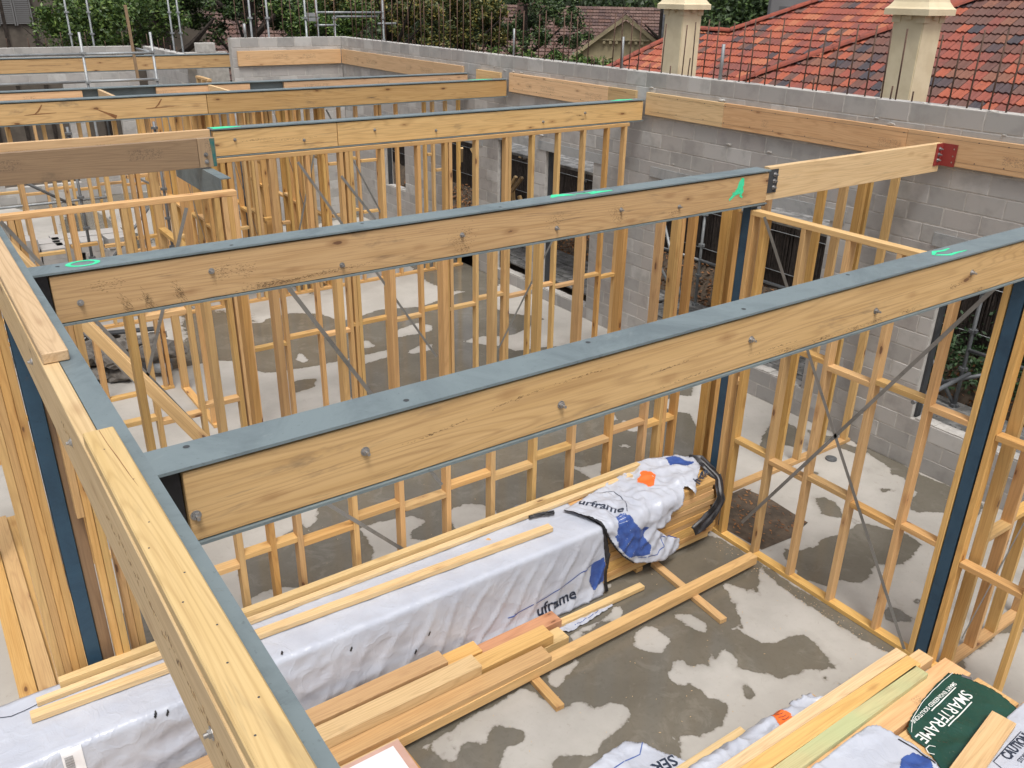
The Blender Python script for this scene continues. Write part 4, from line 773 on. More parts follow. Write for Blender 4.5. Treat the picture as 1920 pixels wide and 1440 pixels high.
text_on('lettering', 'frame', .1, 5.52, .31, R(20), s2m, .004, 'ink', CV, .003)
line_on([(4.62, .2), (4.75, .25), (4.74, .36), (4.70, .48), (4.62, .58)], .008, s2, .003, 'ink', CV); line_on([(4.7, 1.02), (4.92, 1.06), (5.0, 1.0), (4.98, .9), (5.18, .98)], .008, s2, .003, 'blueprint', CV)
def s3(path, wd):
    P_ = [Vector(p) for p in path]
    def f(u, v, off):
        t = max(0, min(.999, u)) * (len(P_) - 1); i = int(t); a = P_[i].lerp(P_[i + 1], t - i); d_ = (P_[i + 1] - P_[i]).normalized(); s_ = d_.cross(Vector((.2, -1, .5))).normalized()
        return tuple(a + s_ * v * wd + Vector((0, -1, .4)) * (off + .006 * math.sin(v * 9 + u * 7) + .030 * abs(mn.noise(Vector((u * 5, v * 2.5, 2))))))
    return f
o = sheet('black_wrap_strip', [(0, -.5), (.3, -.62), (.6, -.5), (.85, -.55), (1, -.4), (1, .45), (.8, .5), (.5, .6), (.2, .5), (0, .4)], s3([(5.74, 5.02, .75), (5.82, 4.90, .76), (5.86, 4.72, .66), (5.78, 4.58, .52), (5.6, 4.55, .40), (5.38, 4.53, .32)], .125), .035, 'black', thick=.002)
tag(o, 'crumpled strip of shiny black plastic hanging off the right end of the pack', 'plastic strip')
o = sheet('black_wrap_strip', [(0, -.4), (1, -.5), (1, .5), (0, .4)], s3([(3.85, 5.10, .725), (3.98, 5.06, .74), (4.08, 5.03, .735)], .04), .05, 'black', thick=.002)
tag(o, 'small curl of black plastic on top of the wrapped pack near its middle', 'plastic strip')
def flatfn(z0, amp=.02, sc=4, seed=0, curl=0):
    def f(u, v, off):
        a = max(0, .55 - abs(mn.noise(Vector((u * sc, v * sc + u, seed)))) * 1.2 - abs(mn.noise(Vector((u * sc * 2.6, v * sc * 2.6, seed + 5)))) * .5) * amp
        return (u, v, z0 + a + off)
    return f
fs = flatfn(.012, .03, 8, 3)
o = sheet('plastic_scrap', [(3.75, 4.36), (4.05, 4.38), (4.3, 4.42), (4.36, 4.50), (4.30, 4.53), (4.22, 4.46), (3.9, 4.46), (3.7, 4.44)], fs, .014, 'wrap', thick=.002); tag(o, 'loose foot of white wrap lying flat on the wet slab beside the pack', 'plastic scrap')
line_on([(3.85, 4.40), (4.1, 4.42), (4.27, 4.48)], .007, fs, .003, 'blueprint', o)
# bulge of plastic behind pack
o = sheet('plastic_scrap', [(3.72, 5.24), (4.0, 5.24), (4.1, 5.29), (3.95, 5.30), (3.8, 5.29)], flatfn(.72, .09, 5, 6), .014, 'galvdark', thick=.002); tag(o, 'grey fold of plastic poking up behind the pack at the foot of the stud wall', 'plastic scrap')

# ------------------------------------------------------------ loose timbers
def T(label, p0, p1, w_, t, mat='pine', name='timber', cat='timber', grp=None, up=(0, 0, 1)):
    return tag(tim(name, p0, p1, w_, t, mat, None, up), label, cat, grp)
T('pale batten along the front top edge of the white pack, its right end cut square', (-.1, 5.0, .735), (3.91, 4.86, .735), .075, .045, 'palepine')
T('long batten on top of the pack at the back, the one nearer the stud wall', (.1, 5.20, .745), (5.26, 5.215, .745), .06, .07, 'palepine')
T('lower long batten on top of the pack beside the one nearest the stud wall', (-.05, 5.125, .728), (5.1, 5.14, .728), .055, .035, 'palepine')
T('flat batten poking out from under the red board towards the wet slab', (3.0, 4.49, .03), (4.69, 4.465, .03), .07, .04, 'palepine')
T('dark reddish board behind the stacked planks in front of the pack', (-.6, 4.515, .055), (3.74, 4.515, .055), .145, .09, 'redboard', 'plank', 'plank')
T('bottom plank of the stack ending with a small step beside the long batten', (-.6, 4.32, .055), (3.66, 4.32, .055), .15, .09, 'palepine', 'plank', 'plank')
T('short plank on the second layer against the white wrap', (-.6, 4.49, .147), (2.92, 4.49, .147), .14, .09, 'pine', 'plank', 'plank')
T('long knotty plank in the middle of the stack, second layer', (-.6, 4.325, .147), (3.50, 4.325, .147), .15, .09, 'pine', 'plank', 'plank')
T('thick top plank of the stack lying nearest the white wrap', (-.6, 4.455, .24), (2.58, 4.455, .24), .15, .09, 'pine', 'plank', 'plank')
T('top plank of the stack beside and in front of the thick one', (-.6, 4.275, .24), (2.77, 4.275, .24), .15, .09, 'palepine', 'plank', 'plank')
T('front plank of the stack ending just short of the batten crossing', (-.6, 4.135, .147), (3.34, 4.135, .147), .14, .09, 'pine', 'plank', 'plank')
T('lowest front plank of the stack, mostly covered', (-.6, 3.965, .147), (1.95, 3.965, .147), .12, .09, 'palepine', 'plank', 'plank')
T('very long timber from the stack to the foot of the stud wall, crossing two battens', (-.4, 4.07, .095), (5.80, 4.13, .095), .09, .09, 'pine')
T('short batten under the long timber nearer the stud wall corner', (5.02, 4.66, .024), (4.95, 3.72, .024), .075, .045)
T('short batten under the planks pointing at the camera', (3.20, 4.55, .024), (3.17, 3.73, .024), .075, .045)
T('short dark batten under the planks at the lower left', (1.95, 4.45, .024), (1.98, 3.7, .024), .09, .045)
T('offset cut batten crossing beneath the planks behind the pink board', (1.0, 4.45, .024), (1.0, 3.75, .024), .09, .045)
bm = bmesh.new(); bm_box(bm, -.6, 0, -.42, 0, 0, .012); o = put('pink_board', mesh_of(bm), 'pink', (1.94, 4.0, .194)); tag(o, 'thin pink sheet board at the bottom edge, under a white page', 'board')
bm = bmesh.new(); bm_box(bm, -.42, 0, -.3, 0, 0, .002); o = put('paper_sheet', mesh_of(bm), 'paper', (1.885, 3.965, .2072)); tag(o, 'blank white page lying on the pink board', 'paper')
# left bottom: planks stacked along the left wall
random.seed(11)
desc = ['inner plank of the left lower stack, beside the studs', 'second plank of the left lower stack with faint print', 'third plank of the left lower stack, dark gap on its left', 'outermost plank of the left lower stack by the slab']
for i in range(4):
    x = .34 - i * .125
    T(desc[i], (x - .055, 5.62 + .02 * i, .26), (x + (.02 if i < 2 else -.06), 9.0 - .25 * abs(i - 1) - (.3 if i > 1 else 0), .26), .118, .045, 'lvl' if i == 1 else 'pine', 'plank', 'plank')
for k in range(5):
    T(('floor-level layer of planks under the left lower stack', 'second layer of planks up from the slab under the left lower stack', 'middle layer of planks under the left lower stack', 'fourth layer of planks up from the slab under the left lower stack', 'packed layer directly beneath the four top planks of the left lower stack')[k], (.11, 5.66, .025 + k * .046), (.13, 8.7 - k * .05, .025 + k * .046), .46, .043, 'pine', 'plank', 'plank')

# ------------------------------------------------------------ lower right stack
T('pale board at the back of the lower right stack, nearest the slab patch', (2.9, 2.405, .405), (5.39, 2.405, .405), .09, .09, 'palepine', 'plank', 'plank')
T('second pale board of the lower right stack, ending by the navy column', (3.0, 2.285, .405), (5.52, 2.285, .405), .12, .09, 'palepine', 'plank', 'plank')
T('wide orange-brown board of the lower right stack under the green wrap', (3.1, 2.08, .405), (5.60, 2.08, .405), .2, .09, 'lvlorange', 'plank', 'plank')
T('knotty brown board lying beside the green treated one', (3.0, 2.29, .474), (5.33, 2.275, .474), .11, .045, 'pine', 'plank', 'plank')
T('green treated board on top of the lower right stack', (3.0, 2.165, .474), (5.28, 2.185, .474), .105, .045, 'treated', 'plank', 'plank')
T('board of the lower right stack carrying the green wrap, right edge', (4.4, 1.80, .405), (5.6, 1.78, .405), .3, .09, 'pine', 'plank', 'plank')
T('lowest visible board by the foot of the lone stud', (4.3, 1.50, .405), (5.85, 1.50, .405), .24, .09, 'lvlorange', 'plank', 'plank')
for k in range(4):
    T(('slab-level course of boards beneath the lower right stack', 'second course of boards up from the slab in the lower right stack', 'third course of boards up from the slab in the lower right stack', 'course of boards directly under the pale top ones of the lower right stack')[k], (3.0, 1.92, .045 + k * .09), (5.42 - .03 * k, 1.92, .045 + k * .09), 1.02, .086, 'pine', 'plank', 'plank')
gf = flatfn(.458, .03, 3.2, 40)
o = root('plastic_wrap', 'dark green printed wrap with white lettering over the lower right stack', 'plastic wrap', (5, 1.8, .45))
sheet('wrap_sheet', [(5.45, 2.07), (5.50, 2.02), (5.56, 1.80), (5.50, 1.56), (5.34, 1.30), (4.4, 1.30), (4.52, 1.5), (4.6, 1.64), (4.67, 1.78), (4.66, 1.86), (4.69, 1.93), (4.85, 1.99), (5.06, 2.03), (5.25, 2.055), (5.34, 2.06)], gf, .014, 'gwrap', o, 0, .002, loc=(5, 1.8, .45))
def gff(u, v, off): return gf(u, v, off)
text_on('lettering', 'SMARTFRAME', .115, 5.36, 1.915, math.pi + R(4), gff, .004, 'whiteink', o, .0006, 2, .96)
text_on('lettering', 'SMART ENGINEERED SOLUTIONS', .040, 5.38, 1.995, math.pi + R(3), gff, .004, 'whiteink', o, .0006, 1, .98)
for pts in ([(5.34, 1.955), (4.99, 1.93)], [(5.30, 1.815), (4.96, 1.79)]): line_on(pts, .008, gf, .004, 'whiteink', o)
line_on([(5.47, 2.05), (5.2, 2.035), (5.0, 2.01), (4.83, 1.97), (4.70, 1.9)], .004, gf, .004, 'whiteink', o)
line_on([(4.72, 1.74), (4.70, 1.77), (4.66, 1.77), (4.64, 1.74), (4.66, 1.71)], .006, gf, .004, 'whiteink', o)
line_on([(5.50, 2.0), (5.53, 1.94)], .03, gf, .004, 'barcode', o, 'torn_spot')
fz = flatfn(.462, .045, 3.2, 50)
o = root('plastic_wrap', 'white wrap with blue print between the treated board and the green wrap', 'plastic wrap', (4.3, 1.9, .45))
sheet('wrap_sheet', [(4.50, 2.10), (4.56, 2.07), (4.60, 1.98), (4.63, 1.84), (4.61, 1.70), (4.5, 1.4), (3.2, 1.4), (3.2, 2.10)], fz, .014, 'wrap', o, 0, .002, loc=(4.3, 1.9, .45))
sheet('printed_patch', [(4.33, 1.76), (4.46, 1.82), (4.56, 1.80), (4.6, 1.72), (4.5, 1.60), (4.3, 1.55)], fz, .012, 'blueprint', o, .003, 0)
line_on([(4.58, 1.92), (4.6, 1.8), (4.58, 1.66)], .012, fz, .003, 'black', o, 'wrap_edge')
o = root('plastic_wrap', 'white wrap with caution panel at the bottom right corner of the photo', 'plastic wrap', (5.2, 1.4, .45))
fc = flatfn(.466, .012, 3, 60)
sheet('wrap_sheet', [(4.7, 1.30), (4.8, 1.52), (5.36, 1.60), (5.62, 1.60), (5.75, 1.2), (4.7, 1.1)], fc, .014, 'wrap', o, .02, .002, loc=(5.2, 1.4, .45))
text_on('lettering', 'CAUTION', .085, 4.99, 1.40, R(2), fc, .024, 'ink', o, .0025, 2, .8)
text_on('lettering', 'STORE AND', .04, 5.03, 1.345, R(2), fc, .024, 'ink', o, .0006, 1, .9)
line_on([(4.86, 1.2), (4.9, 1.455), (5.3, 1.48), (5.28, 1.2)], .006, fc, .024, 'ink', o)
T('pale offcut board lying on the green wrap', (4.55, 1.49, .525), (5.27, 1.59, .525), .155, .04, 'palepine', 'offcut', 'board')
o = root('plastic_wrap', 'crumpled white wrap with an orange sticker on the left of the treated board', 'plastic wrap', (4.2, 2.5, .35))
for i in range(3): T('bearing block %s holding up the orange-stickered wrap' % ('left', 'middle', 'right')[i], (3.4 + i * .45, 2.54, .16), (3.7 + i * .45, 2.54, .16), .12, .3, 'pine', 'packing_block', 'block')
fl = flatfn(.375, .07, 4.5, 70)
def flL(u, v, off):
    x, y, z = fl(u, v, off); k = max(0, v - 2.54) / .12; return (x, y, z - .16 * min(1, k) ** 2)
sheet('wrap_sheet', [(3.86, 2.64), (4.06, 2.63), (4.2, 2.60), (4.27, 2.54), (4.33, 2.60), (4.42, 2.56), (4.47, 2.60), (4.54, 2.57), (4.51, 2.50), (4.60, 2.45), (4.5, 2.40), (3.0, 2.38), (3.0, 2.66), (3.4, 2.66)], flL, .014, 'wrap', o, 0, .002, loc=(4.2, 2.5, .35))
sheet('orange_sticker', [(4.11, 2.60), (4.21, 2.585), (4.22, 2.5), (4.18, 2.42), (4.05, 2.42), (4.09, 2.52)], flL, .01, 'orange', o, .004, 0)
for i in range(5): line_on([(4.11 + .006 * i, 2.575 - i * .025), (4.19, 2.565 - i * .025)], .004, flL, .008, 'ink', o, 'sticker_print', 5)
T('square-ended pale batten poking out left of the orange-stickered wrap', (3.0, 2.74, .13), (4.05, 2.735, .13), .06, .06, 'palepine')
T('dark packer below the pale batten by the stickered wrap', (3.1, 2.73, .05), (3.95, 2.73, .05), .06, .09, 'lvlbrown')
o = root('plastic_wrap', 'flat white printed sheet on the slab at the bottom edge, corner curled', 'plastic wrap', (3.3, 3, .03))
fe = flatfn(.02, .035, 5, 80)
sheet('wrap_sheet', [(3.37, 3.22), (3.45, 3.14), (3.53, 2.98), (3.60, 2.83), (3.5, 2.72), (2.7, 2.72), (2.75, 3.14), (3.1, 3.2)], fe, .014, 'wrap', o, 0, .002, loc=(3.3, 3, .03))
text_on('lettering', 'SER', .12, 3.55, 2.93, math.pi + R(-8), fe, .004, 'ink', o, .003)
line_on([(3.45, 3.13), (3.37, 3.07), (3.25, 3.08), (3.0, 3.07)], .008, fe, .004, 'blueprint', o)
# dug-out patch and drain in the slab of the right room
bm = bmesh.new(); vs = [bm.verts.new((x, y, 0)) for x, y in ((6.83, 5.13), (6.90, 4.80), (6.86, 4.3), (6.5, 4.22), (6.08, 4.25), (6.05, 4.75), (6.1, 5.13))]; bm.faces.new(vs); bmesh.ops.subdivide_edges(bm, edges=bm.edges[:], cuts=2)
o = put('soil_patch', mesh_of(bm), 'soil', (0, 0, .004)); tag(o, kind='structure')
bm = bmesh.new(); bm_tube(bm, [(0, 0, 0), (0, 0, .02)], .065, 16); bm_tube(bm, [(0, 0, .004), (0, 0, .024)], .042, 14); o = put('floor_drain', mesh_of(bm), 'galvdark', (8.2, 5.0, .002)); tag(o, 'round grey drain stub in the slab behind the crossed steel straps', 'drain')
bm = bmesh.new()
for i in range(130):
    x, y = random.uniform(6.1, 6.85), random.uniform(4.3, 5.1); s_ = random.uniform(.01, .03); a_ = random.uniform(0, 6)
    bm.faces.new([bm.verts.new((x + s_ * math.cos(a_ + k * 1.57) * (1 if k % 2 else .4), y + s_ * math.sin(a_ + k * 1.57) * (1 if k % 2 else .4), .007 + random.random() * .008)) for k in range(4)])
tag(put('dry_leaves', mesh_of(bm), 'leaflitter'), kind='stuff')
bm = bmesh.new()
for i in range(420):
    x, y = (random.uniform(2.6, 6.0), random.uniform(2.5, 4.6)) if i < 200 else (random.uniform(.6, 8.6), random.uniform(2.6, 11)); s_ = random.uniform(.003, .011); a_ = random.uniform(0, 6)
    if i < 130: t = random.random(); x, y = 5.85 - random.random() * .12, 2.6 + t * 2.0
    bm.faces.new([bm.verts.new((x + s_ * math.cos(a_ + k * 1.57) * (1 if k % 2 else .35), y + s_ * math.sin(a_ + k * 1.57) * (1 if k % 2 else .35), .004)) for k in range(4)])
tag(put('wood_shavings', mesh_of(bm), 'palepine'), kind='stuff')
# ------------------------------------------------------------ foliage
def leaf(bm, p, s, rnd=random):
    a = Vector((rnd.gauss(0, 1), rnd.gauss(0, 1), rnd.gauss(0, .7))).normalized(); b = a.cross(Vector((rnd.gauss(0, 1), rnd.gauss(0, 1), rnd.gauss(0, 1)))).normalized()
    l = s * rnd.uniform(.7, 1.3); w_ = l * .42
    bm.faces.new([bm.verts.new(p + q) for q in (-a * l * .5, b * w_ * .55 - a * l * .05, a * l * .5, -b * w_ * .55 - a * l * .05)])
def crown(blobs, n, s, seed, clumps=46):
    rnd = random.Random(seed); bm = bmesh.new(); tot = sum(r[0] * r[1] * r[2] for _, r in blobs)
    for c, r in blobs:
        c = Vector(c); k = max(5, int(clumps * r[0] * r[1] * r[2] / tot))
        for _ in range(k):
            while True:
                q = Vector((rnd.uniform(-1, 1), rnd.uniform(-1, 1), rnd.uniform(-1, 1)))
                if .25 < q.length < 1: break
            cc = c + Vector((q.x * r[0], q.y * r[1], q.z * r[2])); cr = rnd.uniform(.28, .55) * min(r) * .8
            for _ in range(int(n / clumps)):
                d_ = Vector((rnd.gauss(0, .5), rnd.gauss(0, .5), rnd.gauss(0, .38))) * cr; leaf(bm, cc + d_, s, rnd)
    return bm
def tree(label, x, y, blobs, n, s, mat, trunk, seed, r=.16, h=4.5, limbs=5, lean=(0, 0), name='tree', clumps=60):
    rt = root(name, label, 'tree', (x, y, -.35)); rnd = random.Random(seed)
    bm = crown([((c[0], c[1], c[2]), q) for c, q in blobs], n, s, seed, clumps)
    put('crown', mesh_of_noflip(bm), mat, (x, y, 0), None, rt)
    bm = bmesh.new(); top = Vector((lean[0], lean[1], h)); bm_tube(bm, [(0, 0, -.35), top * .3 + Vector((.05, 0, 0)), top * .65, top], [r * 1.25, r, r * .8, r * .45], 10)
    for i in range(limbs):
        z0 = top * rnd.uniform(.3, .8); a_ = rnd.uniform(0, 6.28); L = rnd.uniform(1, 2.2); e = z0 + Vector((math.cos(a_) * L, math.sin(a_) * L, L * rnd.uniform(.5, 1.1)))
        bm_tube(bm, [z0, (z0 + e) / 2 + Vector((0, 0, -.1)), e], [r * .45, r * .3, r * .1], 6)
    put('trunk', mesh_of(bm), trunk, (x, y, 0), None, rt); return rt
def mesh_of_noflip(bm): me = D.meshes.new('leaves'); bm.to_mesh(me); bm.free(); return me
tree('leafy maple at far left in front of the brown house, pale green tips', 5.2, 27.2, [((0, 0, 4.2), (1.6, 1.2, 1.2)), ((-1.1, -.2, 3.6), (.9, .8, .9)), ((1.2, .2, 4.3), (1.2, 1, 1.1)), ((0, 0, 3.1), (1.6, .8, .5))], 16000, .115, 'leafgreen', 'bark', 1, .1, 4)
tree('dark tree with two thick leaning trunks left of the loose block', 8.1, 29.5, [((0, .6, 4.9), (2.0, 1.4, .9)), ((-1.6, .5, 4.2), (.9, .8, .9)), ((1.5, .8, 3.6), (.8, .8, 1.2))], 12000, .13, 'leafdark', 'bark', 2, .34, 5.5, 7, (-.9, 0))
tree('tree with a dark upright trunk beside the ranging scaffold poles', 10.6, 30, [((.4, .5, 4.7), (1.6, 1.2, 1.0)), ((1.5, .3, 3.6), (1.1, .9, 1.0))], 11000, .13, 'leafdark', 'bark', 3, .26, 5.5, 5)
tree('bright green bushy tree behind the back wall starter bars', 11.6, 26.5, [((.3, 0, 4.2), (1.2, .9, 1.1)), ((-.9, .2, 4.5), (.8, .6, .8)), ((.4, 0, 3.0), (1.2, .8, .7))], 11000, .11, 'leafgreen', 'bark', 4, .09, 4)
tree('yellowing drooping tree in the middle behind the starter bars', 14.2, 27.2, [((0, 0, 4.6), (1.3, 1, 1)), ((1.2, 0, 3.8), (1.2, .9, 1.2)), ((-1.4, .2, 4.6), (1.1, .9, .8)), ((.4, -.2, 2.9), (1.7, .9, .7))], 18000, .13, 'leafyellow', 'bark', 5, .2, 4.5)
tree('yellow-green tree right of the drooping one, thinner crown', 17.3, 27.5, [((0, 0, 4.5), (1.4, 1, 1)), ((.8, 0, 3.6), (1.1, .9, .9)), ((-.8, .2, 3.2), (1.0, .8, .8))], 14000, .12, 'leafyellow', 'bark', 6, .14, 4.5)
tree('dark green tree with red flecks in front of the brown tiled house', 20.0, 27.6, [((0, 0, 4.4), (1.4, 1.0, .9)), ((.3, 0, 3.2), (1.1, .9, .9)), ((-1.1, .2, 3.7), (.9, .9, .9)), ((2.2, .3, 4.7), (.9, .8, .4)), ((1.5, -1.0, 3.5), (.8, .8, 1.0))], 14000, .12, 'leafdark', 'bark', 7, .16, 4.5)
tree('low light green shrub under the gabled house, left of the red roof', 17.2, 21.9, [((0, 0, 2.75), (1.3, 1.1, .6)), ((-1.3, 1.0, 2.85), (1.2, .9, .65)), ((1.1, -1.1, 2.65), (1.0, .9, .5))], 12000, .10, 'leafgreen', 'bark', 8, .07, 2.6, name='shrub')
tree('dark tree right of the gabled house with a straight bare trunk', 34.4, 34.4, [((.6, -.4, 5.4), (2.2, 2.0, 1.6)), ((1.6, -1.4, 3.6), (1.2, 1.2, 1.6)), ((-1.4, 1.6, 5.9), (1.6, 1.4, .8))], 8000, .3, 'leafdark', 'bark', 9, .3, 8)
tree('dark tree with a thin pale trunk behind the right chimney gap', 33.5, 29.0, [((0, 0, 4.4), (2.6, 2.4, 2.4)), ((2, -2, 4), (2, 2, 2.2))], 8000, .28, 'leafdark', 'bark', 10, .2, 7)
tree('tall dark tree filling the gap between the red roof and the grey building', 31, 25.2, [((0, 0, 3.9), (2.4, 2.4, 2.6)), ((-.6, 1.4, 3.0), (2, 1.8, 1.8))], 8000, .25, 'leafdark', 'bark', 12, .2, 7)
# far-off belt of trees closing every gap: too many to count
rnd = random.Random(33); bm = bmesh.new()
for i in range(760):
    az = R(rnd.uniform(-22, 88)); dist = rnd.uniform(60, 72); c = Vector((math.sin(az) * dist, math.cos(az) * dist, rnd.uniform(-.2, 9.5)))
    for _ in range(95): leaf(bm, c + Vector((rnd.gauss(0, 1.4), rnd.gauss(0, 1.4), rnd.gauss(0, 1.0))), .42, rnd)
tag(put('far_trees', mesh_of_noflip(bm), 'leafdark'), kind='stuff')
bm = bmesh.new(); A = []
for i in range(60):
    az = R(-30 + i * 2.2); A.append((bm.verts.new((math.sin(az) * 74, math.cos(az) * 74, -.35)), bm.verts.new((math.sin(az) * 78, math.cos(az) * 78, 11 + 1.5 * math.sin(i * .7)))))
for p, q in zip(A, A[1:]): bm.faces.new((p[0], q[0], q[1], p[1]))
tag(put('hills', mesh_of(bm), plain('dark_hillside', (.012, .02, .008), .95)), kind='structure')
# utility pole and cable
rt = root('utility_pole', 'dark wooden utility pole in front of the gabled house', 'utility pole', (21.4, 21.9, -.35)); tube('shaft', [(21.4, 21.9, -.35), (21.4, 21.9, 8.5)], .13, 'bark', rt, 10); tube('conduit', [(21.27, 21.76, .3), (21.27, 21.76, 8)], .04, 'galvdark', rt, 6)
bm = bmesh.new(); bm_box(bm, -.14, .14, -.1, .1, 0, .5); put('junction_box', mesh_of(bm), 'darksteel', (21.18, 21.80, 3.0), None, rt)

# ------------------------------------------------------------ tiled roofs
def tile_bm(bm, o, ex, ey, w_, l, kick):
    """one ribbed terracotta tile: ex across, ey up-slope"""
    n_ = ex.cross(ey).normalized(); prof_ = [(0, .012), (.12, .03), (.26, .012), (.5, .004), (.62, .022), (.78, .02), (.9, .004), (1, .012)]
    lo = [bm.verts.new(o + ex * (a * w_) + n_ * (b + kick)) for a, b in prof_]; hi = [bm.verts.new(o + ex * (a * w_) + ey * l + n_ * (b * .8)) for a, b in prof_]
    dn = [bm.verts.new(o + ex * (a * w_) + n_ * (b + kick - .035)) for a, b in prof_]
    for i in range(len(prof_) - 1): bm.faces.new((lo[i], lo[i + 1], hi[i + 1], hi[i])); bm.faces.new((dn[i], dn[i + 1], lo[i + 1], lo[i]))
def tiled(name, origin, ex, ey, outline, mat, parent, w_=.185, l=.235, kick=.022):
    """outline in (along ex, along ey) metres"""
    ex, ey, origin = Vector(ex).normalized(), Vector(ey).normalized(), Vector(origin); poly = np.array(outline, float); lo, hi = poly.min(0), poly.max(0)
    bm = bmesh.new(); r = 0; v = lo[1]
    while v < hi[1]:
        u = lo[0] - w_
        us = np.arange(lo[0] - w_, hi[0] + w_, w_); c = np.stack([us + w_ / 2, np.full(len(us), v + l * .45)], 1); sd = sdpoly(c, outline)
        for uu, s_ in zip(us, sd):
            if s_ > -.06: tile_bm(bm, origin + ex * uu + ey * v - origin, ex, ey, w_ * .985, l + .03, kick + random.uniform(-.004, .006))
        v += l; r += 1
    o = put(name, mesh_of_noflip(bm), mat, origin, None, parent)
    return o
def ridge_caps(name, p0, p1, parent, mat='ridge', r=.085, step=.42):
    p0, p1 = Vector(p0), Vector(p1); d_ = p1 - p0; L = d_.length; d_.normalize(); s_ = d_.cross(Vector((0, 0, 1))).normalized(); u_ = s_.cross(d_); n = max(1, int(L / step)); bm = bmesh.new()
    for i in range(n):
        a = d_ * (L * i / n); b = d_ * (L * (i + 1) / n + .05); rings = []
        for p, rr in ((a, r * 1.12), (b, r * .95)): rings.append([bm.verts.new(p + s_ * math.cos(t) * rr + u_ * (math.sin(t) * rr * .8 - .02)) for t in [math.pi * k / 6 for k in range(7)]])
        for k in range(6): bm.faces.new((rings[0][k], rings[0][k + 1], rings[1][k + 1], rings[1][k]))
        bm.faces.new(rings[0])
    return put(name, mesh_of(bm), mat, p0, None, parent)
k = math.tan(R(30)); c30, s30 = math.cos(R(30)), math.sin(R(30))
HS = root('house', 'neighbouring house under bright orange and grey terracotta tiles right of the gabled house', 'house', (16, 12, -.35))
# face A: plane z = 3.38 + k (x-14), looks to -x ; local u = -y, v up-slope
def uvA(y, z): return (20 - y, (z - 2.5) / s30)
oA = (14 + (2.5 - 3.38) / k, 20, 2.5)
outA = [uvA(16.9, 2.5), uvA(15.9, 3.4), uvA(15.0, 4.18), uvA(13.7, 4.20), uvA(12.3, 4.87), uvA(9.7, 6.1), uvA(2, 6.1), uvA(2, 2.5)]
tiled('roof_slope', oA, (0, -1, 0), (c30, 0, s30), outA, 'tileA', HS)
zA = lambda z: oA[0] + (z - 2.5) / k
ridge_caps('ridge_cap', (zA(2.5), 16.9, 2.55), (zA(4.18), 15.0, 4.24), HS); ridge_caps('ridge_cap', (zA(4.2), 15.0, 4.26), (zA(4.2), 13.7, 4.26), HS); ridge_caps('ridge_cap', (zA(4.2), 13.7, 4.27), (zA(6.1), 9.7, 6.17), HS)
bm = bmesh.new(); bm_box(bm, 12.9, 20, 4, 16.4, -.35, 2.5); put('house_wall', mesh_of(bm), 'cream', (0, 0, 0), None, HS)
bm = bmesh.new(); v = [bm.verts.new(p) for p in ((zA(2.5) + .05, 16.85, 2.45), (zA(4.18) + .05, 14.95, 4.12), (zA(4.2) + .05, 13.7, 4.14), (zA(6.1), 9.7, 6.0), (zA(6.1), 2, 6.0), (zA(2.5) + .05, 2, 2.45), (24, 17, 2.4), (22, 12, 4.0), (24, 2, 2.4))]
bm.faces.new([v[i] for i in (0, 1, 2, 3, 4, 5)]); bm.faces.new((v[0], v[6], v[7], v[1])); bm.faces.new((v[1], v[7], v[2])); bm.faces.new((v[2], v[7], v[3])); bm.faces.new((v[3], v[7], v[8], v[4])); put('roof_lining', mesh_of(bm), 'tileC', (0, 0, 0), None, HS)
HT = root('house', 'nearer neighbouring house with darker mixed red and brown tiles at the right edge', 'house', (15, 6, -.35))
def uvB(y, z): return (14 - y, (z - 2.7) / s30)
oB = (12.5 + (2.7 - 3.60) / k, 14, 2.7); zB_ = lambda z: oB[0] + (z - 2.7) / k
outB = [uvB(12.3, 2.7), uvB(10.57, 3.6), uvB(7.95, 4.95), uvB(5.7, 6.15), uvB(-4, 6.15), uvB(-4, 2.7)]
tiled('roof_slope', oB, (0, -1, 0), (c30, 0, s30), outB, 'tileB', HT)
ridge_caps('ridge_cap', (zB_(2.7), 12.3, 2.76), (zB_(6.15), 5.7, 6.22), HT)
bm = bmesh.new(); v = [bm.verts.new(p) for p in ((zB_(2.7) + .05, 12.25, 2.65), (zB_(6.15), 5.7, 6.05), (zB_(6.15), -4, 6.05), (zB_(2.7) + .05, -4, 2.65), (21, 12.3, 2.6), (21, -4, 2.6))]
bm.faces.new([v[i] for i in (0, 1, 2, 3)]); bm.faces.new((v[0], v[4], v[1])); bm.faces.new((v[1], v[4], v[5], v[2])); put('roof_lining', mesh_of(bm), 'tileC', (0, 0, 0), None, HT)
bm = bmesh.new(); bm_box(bm, 11.9, 20.8, -4, 10.8, -.35, 2.7); put('house_wall', mesh_of(bm), 'cream', (0, 0, 0), None, HT)
tube('vent_pipe', [(12.6, 5.2, 3.3), (12.6, 5.2, 3.95)], .05, 'whiteink', HT)
